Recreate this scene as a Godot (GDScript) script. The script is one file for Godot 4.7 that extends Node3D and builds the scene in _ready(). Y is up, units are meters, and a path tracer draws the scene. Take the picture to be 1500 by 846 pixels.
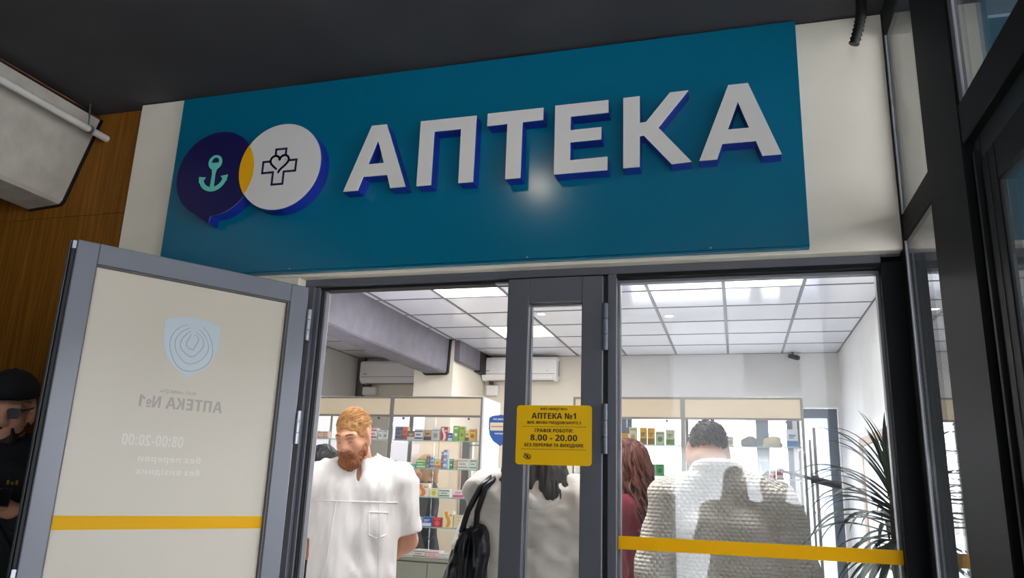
extends Node3D

# ---------------------------------------------------------------- mesh collector
class MB:
	var v := PackedVector3Array()
	var n := PackedVector3Array()
	var c := PackedColorArray()
	var xf := Transform3D.IDENTITY
	var col := Color.WHITE

	func tri3(a: Vector3, b: Vector3, d: Vector3, na: Vector3, nb: Vector3, nd: Vector3) -> void:
		a = xf * a; b = xf * b; d = xf * d
		na = (xf.basis * na).normalized(); nb = (xf.basis * nb).normalized(); nd = (xf.basis * nd).normalized()
		if (b - a).cross(d - a).dot(na + nb + nd) > 0.0:
			v.append(a); v.append(d); v.append(b)
			n.append(na); n.append(nd); n.append(nb)
		else:
			v.append(a); v.append(b); v.append(d)
			n.append(na); n.append(nb); n.append(nd)
		c.append(col); c.append(col); c.append(col)

	func tri(a: Vector3, b: Vector3, d: Vector3, nn: Vector3) -> void:
		tri3(a, b, d, nn, nn, nn)

	func quad(a: Vector3, b: Vector3, d: Vector3, e: Vector3, nn: Vector3) -> void:
		tri(a, b, d, nn)
		tri(a, d, e, nn)

	func box(ctr: Vector3, size: Vector3, bev := 0.0) -> void:
		var h := size * 0.5
		bev = minf(bev, minf(h.x, minf(h.y, h.z)) * 0.9)
		var ax := [Vector3(1, 0, 0), Vector3(0, 1, 0), Vector3(0, 0, 1)]
		var hh := [h.x, h.y, h.z]
		for i in 3:
			var j := (i + 1) % 3
			var k := (i + 2) % 3
			for s in [-1.0, 1.0]:
				var o: Vector3 = ctr + ax[i] * hh[i] * s
				var p: Vector3 = ax[j] * (hh[j] - bev)
				var q: Vector3 = ax[k] * (hh[k] - bev)
				quad(o - p - q, o + p - q, o + p + q, o - p + q, ax[i] * s)
		if bev <= 0.0:
			return
		for i in 3:
			var j := (i + 1) % 3
			var k := (i + 2) % 3
			for sj in [-1.0, 1.0]:
				for sk in [-1.0, 1.0]:
					var l: Vector3 = ax[i] * (hh[i] - bev)
					var a: Vector3 = ctr + ax[j] * hh[j] * sj + ax[k] * (hh[k] - bev) * sk
					var b: Vector3 = ctr + ax[j] * (hh[j] - bev) * sj + ax[k] * hh[k] * sk
					quad(a - l, a + l, b + l, b - l, (ax[j] * sj + ax[k] * sk).normalized())
		for sx in [-1.0, 1.0]:
			for sy in [-1.0, 1.0]:
				for sz in [-1.0, 1.0]:
					var a := ctr + Vector3(h.x * sx, (h.y - bev) * sy, (h.z - bev) * sz)
					var b := ctr + Vector3((h.x - bev) * sx, h.y * sy, (h.z - bev) * sz)
					var d := ctr + Vector3((h.x - bev) * sx, (h.y - bev) * sy, h.z * sz)
					tri(a, b, d, Vector3(sx, sy, sz).normalized())

	func span(lo: Vector3, hi: Vector3, bev := 0.0) -> void:
		box((lo + hi) * 0.5, (hi - lo).abs(), bev)

	# flat polygon in the xy plane at height z
	func face(poly: PackedVector2Array, z: float, up: float) -> void:
		var ix := Geometry2D.triangulate_polygon(poly)
		for t in range(0, ix.size(), 3):
			var a := poly[ix[t]]
			var b := poly[ix[t + 1]]
			var d := poly[ix[t + 2]]
			tri(Vector3(a.x, a.y, z), Vector3(b.x, b.y, z), Vector3(d.x, d.y, z), Vector3(0, 0, up))

	# walls along an outline between z0 and z1; out = 1 for outer outlines, -1 for holes
	func walls(poly: PackedVector2Array, z0: float, z1: float, out := 1.0, smooth := false) -> void:
		var area := 0.0
		var m := poly.size()
		for i in m:
			area += poly[i].cross(poly[(i + 1) % m])
		var sg := signf(area) * out
		for i in m:
			var a := poly[i]
			var b := poly[(i + 1) % m]
			var e := (b - a).normalized()
			var nn := Vector3(e.y, -e.x, 0) * sg
			var n0 := nn
			var n1 := nn
			if smooth:
				var e0 := (a - poly[(i + m - 1) % m]).normalized()
				var e1 := (poly[(i + 2) % m] - b).normalized()
				n0 = (nn + Vector3(e0.y, -e0.x, 0) * sg).normalized()
				n1 = (nn + Vector3(e1.y, -e1.x, 0) * sg).normalized()
			var a0 := Vector3(a.x, a.y, z0)
			var a1 := Vector3(a.x, a.y, z1)
			var b0 := Vector3(b.x, b.y, z0)
			var b1 := Vector3(b.x, b.y, z1)
			tri3(a0, b0, b1, n0, n1, n1)
			tri3(a0, b1, a1, n0, n1, n0)

	func prism(poly: PackedVector2Array, z0: float, z1: float, smooth := false) -> void:
		face(poly, z1, 1.0)
		face(poly, z0, -1.0)
		walls(poly, z0, z1, 1.0, smooth)

	# tube through points, one radius each
	func tube(pts: PackedVector3Array, rad: PackedFloat32Array, seg := 8, caps := true) -> void:
		var m := pts.size()
		var rings := []
		var u := Vector3.UP
		for i in m:
			var t := (pts[mini(i + 1, m - 1)] - pts[maxi(i - 1, 0)]).normalized()
			if i == 0 and absf(t.dot(u)) > 0.95:
				u = Vector3.RIGHT
			u = (u - t * u.dot(t)).normalized()
			var w := t.cross(u)
			var ring := PackedVector3Array()
			for k in seg:
				var ang := TAU * k / seg
				ring.append(u * cos(ang) + w * sin(ang))
			rings.append(ring)
		for i in m - 1:
			for k in seg:
				var k2 := (k + 1) % seg
				var r0: PackedVector3Array = rings[i]
				var r1: PackedVector3Array = rings[i + 1]
				var ra := rad[mini(i, rad.size() - 1)]
				var rb := rad[mini(i + 1, rad.size() - 1)]
				var a := pts[i] + r0[k] * ra
				var b := pts[i] + r0[k2] * ra
				var d := pts[i + 1] + r1[k2] * rb
				var e := pts[i + 1] + r1[k] * rb
				tri3(a, b, d, r0[k], r0[k2], r1[k2])
				tri3(a, d, e, r0[k], r1[k2], r1[k])
		if caps:
			for end in [0, m - 1]:
				var t := (pts[1] - pts[0]).normalized() * -1.0 if end == 0 else (pts[m - 1] - pts[m - 2]).normalized()
				var rr := rad[mini(end, rad.size() - 1)]
				for k in seg:
					tri(pts[end], pts[end] + rings[end][k] * rr, pts[end] + rings[end][(k + 1) % seg] * rr, t)

	func line(a: Vector3, b: Vector3, r: float, seg := 8) -> void:
		tube(PackedVector3Array([a, b]), PackedFloat32Array([r, r]), seg)

	# lathe about y: profile of (radius, height)
	func lathe(pr: PackedVector2Array, ctr: Vector3, seg := 20) -> void:
		for i in pr.size() - 1:
			var d := pr[i + 1] - pr[i]
			if d.length() < 1e-6:
				continue
			var nl := Vector2(d.y, -d.x).normalized()
			for k in seg:
				var a0 := TAU * k / seg
				var a1 := TAU * (k + 1) / seg
				var c0 := Vector3(cos(a0), 0, sin(a0))
				var c1 := Vector3(cos(a1), 0, sin(a1))
				var p00 := ctr + c0 * pr[i].x + Vector3.UP * pr[i].y
				var p01 := ctr + c1 * pr[i].x + Vector3.UP * pr[i].y
				var p10 := ctr + c0 * pr[i + 1].x + Vector3.UP * pr[i + 1].y
				var p11 := ctr + c1 * pr[i + 1].x + Vector3.UP * pr[i + 1].y
				var n0 := c0 * nl.x + Vector3.UP * nl.y
				var n1 := c1 * nl.x + Vector3.UP * nl.y
				if pr[i].x > 1e-6:
					tri3(p00, p01, p11, n0, n1, n1)
				if pr[i + 1].x > 1e-6:
					tri3(p00, p11, p10, n0, n1, n0)

	func ball(ctr: Vector3, r: Vector3, seg := 12) -> void:
		var rows := seg / 2
		for i in rows:
			for k in seg:
				var q := []
				for w in [[i, k], [i, k + 1], [i + 1, k + 1], [i + 1, k]]:
					var th: float = PI * w[0] / rows
					var ph: float = TAU * w[1] / seg
					q.append(Vector3(sin(th) * cos(ph), cos(th), sin(th) * sin(ph)))
				if i > 0:
					tri3(ctr + q[0] * r, ctr + q[1] * r, ctr + q[2] * r, q[0] / r, q[1] / r, q[2] / r)
				if i < rows - 1:
					tri3(ctr + q[0] * r, ctr + q[2] * r, ctr + q[3] * r, q[0] / r, q[2] / r, q[3] / r)

	func mesh() -> ArrayMesh:
		var arr := []
		arr.resize(Mesh.ARRAY_MAX)
		arr[Mesh.ARRAY_VERTEX] = v
		arr[Mesh.ARRAY_NORMAL] = n
		arr[Mesh.ARRAY_COLOR] = c
		var am := ArrayMesh.new()
		am.add_surface_from_arrays(Mesh.PRIMITIVE_TRIANGLES, arr)
		return am

# ---------------------------------------------------------------- distance field -> surface nets
class Field:
	var o: Vector3
	var h: float
	var k: float
	var nx: int
	var ny: int
	var nz: int
	var s := PackedFloat32Array()

	func _init(lo: Vector3, hi: Vector3, cell: float, kk: float) -> void:
		o = lo; h = cell; k = kk
		nx = int((hi.x - lo.x) / cell) + 2
		ny = int((hi.y - lo.y) / cell) + 2
		nz = int((hi.z - lo.z) / cell) + 2
		s.resize(nx * ny * nz)

	func rng(lo: Vector3, hi: Vector3) -> Array:
		var a := ((lo - o) / h).floor()
		var b := ((hi - o) / h).ceil()
		return [maxi(0, int(a.x)), mini(nx - 1, int(b.x)), maxi(0, int(a.y)), mini(ny - 1, int(b.y)), maxi(0, int(a.z)), mini(nz - 1, int(b.z))]

	func cap(a: Vector3, b: Vector3, ra: float, rb: float) -> void:
		var m := maxf(ra, rb) + 3.2 / k
		var mv := Vector3(m, m, m)
		var r := rng(a.min(b) - mv, a.max(b) + mv)
		var ba := b - a
		var ib := 1.0 / maxf(ba.length_squared(), 1e-9)
		var dr := rb - ra
		for y in range(r[2], r[3] + 1):
			for z in range(r[4], r[5] + 1):
				var at: int = (y * nz + z) * nx
				var p := o + Vector3(r[0], y, z) * h - a
				for x in range(r[0], r[1] + 1):
					var t := clampf(p.dot(ba) * ib, 0.0, 1.0)
					var d := (p - ba * t).length() - ra - dr * t
					if d * k < 3.2:
						s[at + x] += exp(-k * d)
					p.x += h

	func ell(ctr: Vector3, rad: Vector3, bs := Basis.IDENTITY) -> void:
		var mr := maxf(rad.x, maxf(rad.y, rad.z)) + 3.2 / k
		var mn := minf(rad.x, minf(rad.y, rad.z))
		var mv := Vector3(mr, mr, mr)
		var r := rng(ctr - mv, ctr + mv)
		var inv := bs.transposed()
		var ir := Vector3.ONE / rad
		for y in range(r[2], r[3] + 1):
			for z in range(r[4], r[5] + 1):
				var at: int = (y * nz + z) * nx
				var p := o + Vector3(r[0], y, z) * h - ctr
				for x in range(r[0], r[1] + 1):
					var d := ((inv * p) * ir).length() * mn - mn
					if d * k < 3.2:
						s[at + x] += exp(-k * d)
					p.x += h

	func done(fold := 0.0, freq := Vector3.ONE, seed_at := 1) -> void:
		var nz_ := FastNoiseLite.new()
		nz_.seed = seed_at
		nz_.frequency = 1.0
		nz_.noise_type = FastNoiseLite.TYPE_SIMPLEX_SMOOTH
		nz_.fractal_octaves = 2
		var far := 3.2 / k
		for i in s.size():
			if s[i] <= 0.0:
				s[i] = far
			else:
				s[i] = -log(s[i]) / k
				if fold > 0.0 and absf(s[i]) < 0.05:
					var x := i % nx
					var zz := (i / nx) % nz
					var y := i / (nx * nz)
					var p := (o + Vector3(x, y, zz) * h) * freq
					s[i] += fold * nz_.get_noise_3d(p.x, p.y, p.z)

	func carve(ctr: Vector3, rad: Vector3, bs := Basis.IDENTITY) -> void:
		var mr := maxf(rad.x, maxf(rad.y, rad.z)) + h
		var mn := minf(rad.x, minf(rad.y, rad.z))
		var mv := Vector3(mr, mr, mr)
		var r := rng(ctr - mv, ctr + mv)
		var inv := bs.transposed()
		for y in range(r[2], r[3] + 1):
			for z in range(r[4], r[5] + 1):
				for x in range(r[0], r[1] + 1):
					var i: int = (y * nz + z) * nx + x
					var p := inv * (o + Vector3(x, y, z) * h - ctr)
					s[i] = maxf(s[i], -((p / rad).length() - 1.0) * mn)

	# keep only the side the normal points away from
	func cut(pt: Vector3, nn: Vector3) -> void:
		for y in ny:
			for z in nz:
				var at: int = (y * nz + z) * nx
				var d := (o + Vector3(0, y, z) * h - pt).dot(nn)
				for x in nx:
					if d > s[at + x]:
						s[at + x] = d
					d += h * nn.x

	# cut that acts only where p lies beyond a second plane
	func cut2(pt: Vector3, nn: Vector3, pt2: Vector3, nn2: Vector3) -> void:
		for y in ny:
			for z in nz:
				for x in nx:
					var p := o + Vector3(x, y, z) * h
					var i: int = (y * nz + z) * nx + x
					s[i] = maxf(s[i], minf((p - pt).dot(nn), (p - pt2).dot(nn2)))

	func at(p: Vector3) -> float:
		var q := (p - o) / h
		var x := clampi(int(q.x), 0, nx - 2)
		var y := clampi(int(q.y), 0, ny - 2)
		var z := clampi(int(q.z), 0, nz - 2)
		var f := q - Vector3(x, y, z)
		var i: int = (y * nz + z) * nx + x
		var a := lerpf(lerpf(s[i], s[i + 1], f.x), lerpf(s[i + nx], s[i + nx + 1], f.x), f.z)
		i += nx * nz
		var b := lerpf(lerpf(s[i], s[i + 1], f.x), lerpf(s[i + nx], s[i + nx + 1], f.x), f.z)
		return lerpf(a, b, f.y)

	# first surface met from p along d
	func hit(p: Vector3, d: Vector3) -> Vector3:
		for i in 400:
			if at(p) < 0.0:
				break
			p += d * 0.003
		return p

	func emit(mb: MB) -> void:
		var id := PackedInt32Array()
		id.resize(nx * ny * nz)
		id.fill(-1)
		var vs := PackedVector3Array()
		var ns := PackedVector3Array()
		var sy := nx * nz
		var offs := [0, 1, nx, nx + 1, sy, sy + 1, sy + nx, sy + nx + 1]
		var crn := [Vector3(0, 0, 0), Vector3(1, 0, 0), Vector3(0, 0, 1), Vector3(1, 0, 1), Vector3(0, 1, 0), Vector3(1, 1, 0), Vector3(0, 1, 1), Vector3(1, 1, 1)]
		var edges := [[0, 1], [2, 3], [4, 5], [6, 7], [0, 2], [1, 3], [4, 6], [5, 7], [0, 4], [1, 5], [2, 6], [3, 7]]
		var lim := h * 3.2
		var q := PackedFloat32Array()
		q.resize(8)
		for y in ny - 1:
			for z in nz - 1:
				var base: int = (y * nz + z) * nx
				for x in nx - 1:
					var i := base + x
					if absf(s[i]) > lim:
						continue
					var neg := 0
					for m in 8:
						q[m] = s[i + offs[m]]
						if q[m] < 0.0:
							neg += 1
					if neg == 0 or neg == 8:
						continue
					var acc := Vector3.ZERO
					var cnt := 0
					for e in edges:
						var qa := q[e[0]]
						var qb := q[e[1]]
						if (qa < 0.0) != (qb < 0.0):
							acc += (crn[e[0]] as Vector3).lerp(crn[e[1]], qa / (qa - qb))
							cnt += 1
					id[i] = vs.size()
					vs.append(o + (Vector3(x, y, z) + acc / cnt) * h)
					var g := Vector3(q[1] + q[3] + q[5] + q[7] - q[0] - q[2] - q[4] - q[6], q[4] + q[5] + q[6] + q[7] - q[0] - q[1] - q[2] - q[3], q[2] + q[3] + q[6] + q[7] - q[0] - q[1] - q[4] - q[5])
					ns.append(g.normalized() if g.length_squared() > 1e-12 else Vector3.UP)
		for y in range(1, ny - 1):
			for z in range(1, nz - 1):
				var base: int = (y * nz + z) * nx
				for x in range(1, nx - 1):
					var i := base + x
					if absf(s[i]) > lim or id[i] < 0:
						continue
					var neg := s[i] < 0.0
					if neg != (s[i + 1] < 0.0):
						quad(mb, vs, ns, id[i], id[i - nx], id[i - nx - sy], id[i - sy])
					if neg != (s[i + sy] < 0.0):
						quad(mb, vs, ns, id[i], id[i - 1], id[i - 1 - nx], id[i - nx])
					if neg != (s[i + nx] < 0.0):
						quad(mb, vs, ns, id[i], id[i - 1], id[i - 1 - sy], id[i - sy])

	func quad(mb: MB, vs: PackedVector3Array, ns: PackedVector3Array, a: int, b: int, d: int, e: int) -> void:
		if a < 0 or b < 0 or d < 0 or e < 0:
			return
		mb.tri3(vs[a], vs[b], vs[d], ns[a], ns[b], ns[d])
		mb.tri3(vs[a], vs[d], vs[e], ns[a], ns[d], ns[e])

# ---------------------------------------------------------------- scene helpers
var M := {}
var taken := {}

func numbered(called: String) -> String:
	if not taken.has(called):
		taken[called] = 0
		return called
	taken[called] += 1
	return "%s_%03d" % [called, taken[called]]

func metas(o: Node, label: String, category := "", group := "", kind := "") -> void:
	if label: o.set_meta("label", label)
	if category: o.set_meta("category", category)
	if group: o.set_meta("group", group)
	if kind: o.set_meta("kind", kind)

func thing(called: String, label: String, category: String, at := Vector3.ZERO, turn := 0.0, group := "", kind := "") -> Node3D:
	var o := Node3D.new()
	o.name = numbered(called)
	add_child(o)
	o.position = at
	o.rotation.y = turn
	metas(o, label, category, group, kind)
	return o

func part(called: String, mb: MB, m: Material, parent: Node, label := "") -> MeshInstance3D:
	return partm(called, mb.mesh(), m, parent, label)

func partm(called: String, mesh: Mesh, m: Material, parent: Node, label := "") -> MeshInstance3D:
	var o := MeshInstance3D.new()
	o.name = called
	o.mesh = mesh
	o.material_override = m
	parent.add_child(o, true)
	if label: o.set_meta("label", label)
	return o

func single(called: String, mb: MB, m: Material, label: String, category: String, group := "", kind := "") -> MeshInstance3D:
	var o := MeshInstance3D.new()
	o.name = numbered(called)
	o.mesh = mb.mesh()
	o.material_override = m
	add_child(o)
	metas(o, label, category, group, kind)
	return o

func bx(lo: Vector3, hi: Vector3, bev := 0.0) -> MB:
	var m := MB.new()
	m.span(lo, hi, bev)
	return m

func hexc(h: String) -> Color:
	return Color.html(h)

func mat(key: String, color: Color, rough := 0.6, metal := 0.0) -> StandardMaterial3D:
	if M.has(key):
		return M[key]
	var m := StandardMaterial3D.new()
	m.resource_name = key
	m.albedo_color = color
	m.roughness = rough
	m.metallic = metal
	M[key] = m
	return m

func noise_tex(freq: float, oct: int, lo: Color, hi: Color, seed_at: int, size := 512, kind := FastNoiseLite.TYPE_SIMPLEX_SMOOTH) -> NoiseTexture2D:
	var f := FastNoiseLite.new()
	f.noise_type = kind
	f.frequency = freq
	f.fractal_octaves = oct
	f.seed = seed_at
	var t := NoiseTexture2D.new()
	t.width = size
	t.height = size
	t.seamless = true
	t.noise = f
	var g := Gradient.new()
	g.set_color(0, lo)
	g.set_color(1, hi)
	t.color_ramp = g
	return t

func tri_tex(m: StandardMaterial3D, t: Texture2D, sc: Vector3) -> void:
	m.albedo_texture = t
	m.uv1_triplanar = true
	m.uv1_world_triplanar = true
	m.uv1_scale = sc

func poly(a: Array) -> PackedVector2Array:
	var p := PackedVector2Array()
	for i in range(0, a.size(), 2):
		p.append(Vector2(a[i], a[i + 1]))
	return p

func text(s: String, height: float, m: Material, parent: Node, at: Vector3, bold := true, width := 0.0, mirror := false, depth := 0.0012, called := "lettering") -> MeshInstance3D:
	var f := SystemFont.new()
	f.font_names = PackedStringArray(["Droid Sans"])
	f.font_weight = 700 if bold else 400
	var t := TextMesh.new()
	t.text = s
	t.font = f
	t.font_size = 64
	t.pixel_size = 0.01
	t.depth = 0.01
	t.curve_step = 4.0
	var o := MeshInstance3D.new()
	o.name = called
	o.mesh = t
	o.material_override = m
	parent.add_child(o, true)
	var bb := t.get_aabb()
	var sy := height / 0.457
	var sx := sy if width <= 0.0 else width / maxf(bb.size.x, 0.01)
	o.position = at
	o.scale = Vector3(-sx if mirror else sx, sy, depth / 0.01)
	return o

const EYE := Vector3(0, 1.5, 2.65)
const FZ := -0.05        # front of the door frames
const CEIL := 3.1        # shop ceiling
const SOFFIT := 3.18     # dark ceiling outside
const BACK := -6.63      # back wall of the shop

func _ready() -> void:
	# camera
	var cam := Camera3D.new()
	cam.name = "camera"
	add_child(cam)
	cam.keep_aspect = Camera3D.KEEP_HEIGHT
	cam.fov = rad_to_deg(2.0 * atan(423.0 / 1119.25))
	cam.near = 0.02
	cam.far = 300.0
	cam.transform = Transform3D(Basis.from_euler(Vector3(deg_to_rad(14.454), deg_to_rad(16.456), deg_to_rad(2.044)), EULER_ORDER_YXZ), EYE)
	cam.current = true
	# overcast sky
	var env := Environment.new()
	env.background_mode = Environment.BG_SKY
	var sm := ProceduralSkyMaterial.new()
	sm.sky_top_color = Color(0.84, 0.89, 0.96)
	sm.sky_horizon_color = Color(0.95, 0.96, 0.98)
	sm.ground_horizon_color = Color(0.6, 0.6, 0.6)
	sm.ground_bottom_color = Color(0.5, 0.5, 0.5)
	sm.sun_angle_max = 1.0
	var sky := Sky.new()
	sky.sky_material = sm
	env.sky = sky
	env.background_energy_multiplier = SKY_ENERGY
	env.tonemap_mode = Environment.TONE_MAPPER_LINEAR
	env.tonemap_exposure = EXPOSURE
	env.sdfgi_enabled = true
	env.ssao_enabled = true
	env.ssil_enabled = true
	var we := WorldEnvironment.new()
	we.name = "environment"
	we.environment = env
	add_child(we)

	make_materials()
	build_outside()
	build_facade()
	build_sign()
	build_open_door()
	build_narrow_door()
	build_side_glazing()
	build_shop_shell()
	build_ceiling()
	build_showcases()
	build_products()
	build_fittings()
	build_plant()
	build_people()

const SKY_ENERGY := 12.5
const EXPOSURE := 1.2
const PANEL_ENERGY := 2.2

func make_materials() -> void:
	var m := mat("white_panel", Color.WHITE, 0.55)
	tri_tex(m, noise_tex(0.01, 3, hexc("dfd5c2"), hexc("e6dccb"), 3), Vector3.ONE * 0.7)
	m = mat("teal", hexc("00637f"), 0.2)
	m.metallic_specular = 0.5
	mat("sign_blue", hexc("1c2fa0"), 0.4)
	mat("sign_white", hexc("d4cec9"), 0.45)
	mat("sign_rim", hexc("f2f0ee"), 0.35)
	mat("navy", hexc("140f4c"), 0.4)
	mat("mint", hexc("66cdb6"), 0.45)
	mat("amber", hexc("e8a800"), 0.45)
	mat("ink", hexc("1c1440"), 0.5)
	m = mat("frame_grey", hexc("55555c"), 0.4)
	m = mat("frame_black", hexc("191a1c"), 0.6)
	m.metallic_specular = 0.25
	mat("leaf_grey", hexc("6a6c75"), 0.32)
	mat("seal", hexc("0c0c0d"), 0.6)
	mat("bead", hexc("77757a"), 0.45)
	mat("steel", hexc("9a9ca2"), 0.3, 0.85)
	mat("hinge_grey", hexc("63666e"), 0.35, 0.4)
	m = mat("glass", Color(0.9, 0.95, 0.93, 0.02), 0.0)
	m.transparency = BaseMaterial3D.TRANSPARENCY_ALPHA
	m = mat("shelf_glass", Color(0.75, 0.92, 0.88, 0.1), 0.0)
	m.transparency = BaseMaterial3D.TRANSPARENCY_ALPHA
	mat("glass_edge", hexc("8fb8b0"), 0.2)
	m = mat("frosted", hexc("c8beac"), 0.42)
	m.backlight_enabled = true
	m.backlight = Color(0.3, 0.29, 0.27)
	mat("film_print", hexc("a49d92"), 0.4)
	mat("film_print_pale", hexc("d6cfc2"), 0.4)
	mat("shield_film", hexc("bcc6ca"), 0.4)
	mat("shield_line", hexc("b0bbc0"), 0.4)
	m = mat("yellow_tape", hexc("ffc800"), 0.5)
	m.metallic_specular = 0.35
	m.backlight_enabled = true
	m.backlight = Color(0.9, 0.79, 0.05)
	m = mat("plate_yellow", hexc("fcc400"), 0.5)
	m.metallic_specular = 0.35
	mat("plate_ink", hexc("2a1d08"), 0.5)
	m = mat("soffit", Color.WHITE, 0.8)
	tri_tex(m, noise_tex(0.006, 4, hexc("3c3a3c"), hexc("484648"), 5), Vector3.ONE * 0.5)
	m = mat("wood", Color.WHITE, 0.6)
	m.metallic_specular = 0.3
	tri_tex(m, noise_tex(0.02, 4, hexc("6a4010"), hexc("94601f"), 7), Vector3(4.5, 0.14, 4.5))
	m = mat("concrete", Color.WHITE, 0.85)
	tri_tex(m, noise_tex(0.012, 5, hexc("aaa296"), hexc("c6beb2"), 9), Vector3.ONE * 1.1)
	m.heightmap_enabled = true
	m.heightmap_texture = noise_tex(0.05, 3, Color.BLACK, Color.WHITE, 10)
	m.heightmap_scale = 0.15
	m = mat("beam_grey", Color.WHITE, 0.7)
	tri_tex(m, noise_tex(0.015, 4, hexc("68646b"), hexc("76727a"), 11), Vector3.ONE * 0.6)
	mat("pipe_white", hexc("d8d4cc"), 0.35)
	mat("cable_orange", hexc("a8683a"), 0.6)
	mat("black_hose", hexc("141414"), 0.55)
	m = mat("paving", Color.WHITE, 0.8)
	tri_tex(m, noise_tex(0.03, 4, hexc("b0aca4"), hexc("c6c2ba"), 13), Vector3.ONE * 0.6)
	mat("dark_wall", hexc("3a3a3c"), 0.7)
	m = mat("wall_white", Color.WHITE, 0.65)
	tri_tex(m, noise_tex(0.01, 3, hexc("dedcd8"), hexc("e6e4e0"), 15), Vector3.ONE * 0.5)
	mat("wall_cream", hexc("e2d8c6"), 0.65)
	m = mat("tile_gloss", hexc("e8e8ec"), 0.12)
	mat("grid_grey", hexc("6a686c"), 0.5)
	m = mat("panel_light", Color.WHITE, 0.5)
	m.emission_enabled = true
	m.emission = Color(1.0, 0.97, 0.94)
	m.emission_energy_multiplier = 2.5
	m = mat("spot_light", Color.WHITE, 0.5)
	m.emission_enabled = true
	m.emission = Color(1.0, 0.93, 0.82)
	m.emission_energy_multiplier = 6.0
	mat("floor_tile", hexc("cacacc"), 0.3)
	mat("showcase_metal", hexc("8a857c"), 0.4, 0.3)
	mat("header_cream", hexc("e8d6b8"), 0.55)
	mat("cabinet_sage", hexc("8f9080"), 0.5)
	mat("white_lacquer", hexc("eceaf0"), 0.35)
	mat("ac_white", hexc("ece8e4"), 0.35)
	mat("ac_dark", hexc("57534e"), 0.5)
	mat("door_slate", hexc("5a626e"), 0.45)
	mat("timber_trim", hexc("b08f78"), 0.55)
	mat("black_plastic", hexc("19181b"), 0.4)
	m = mat("print", Color.WHITE, 0.45)
	m.vertex_color_use_as_albedo = true

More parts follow.
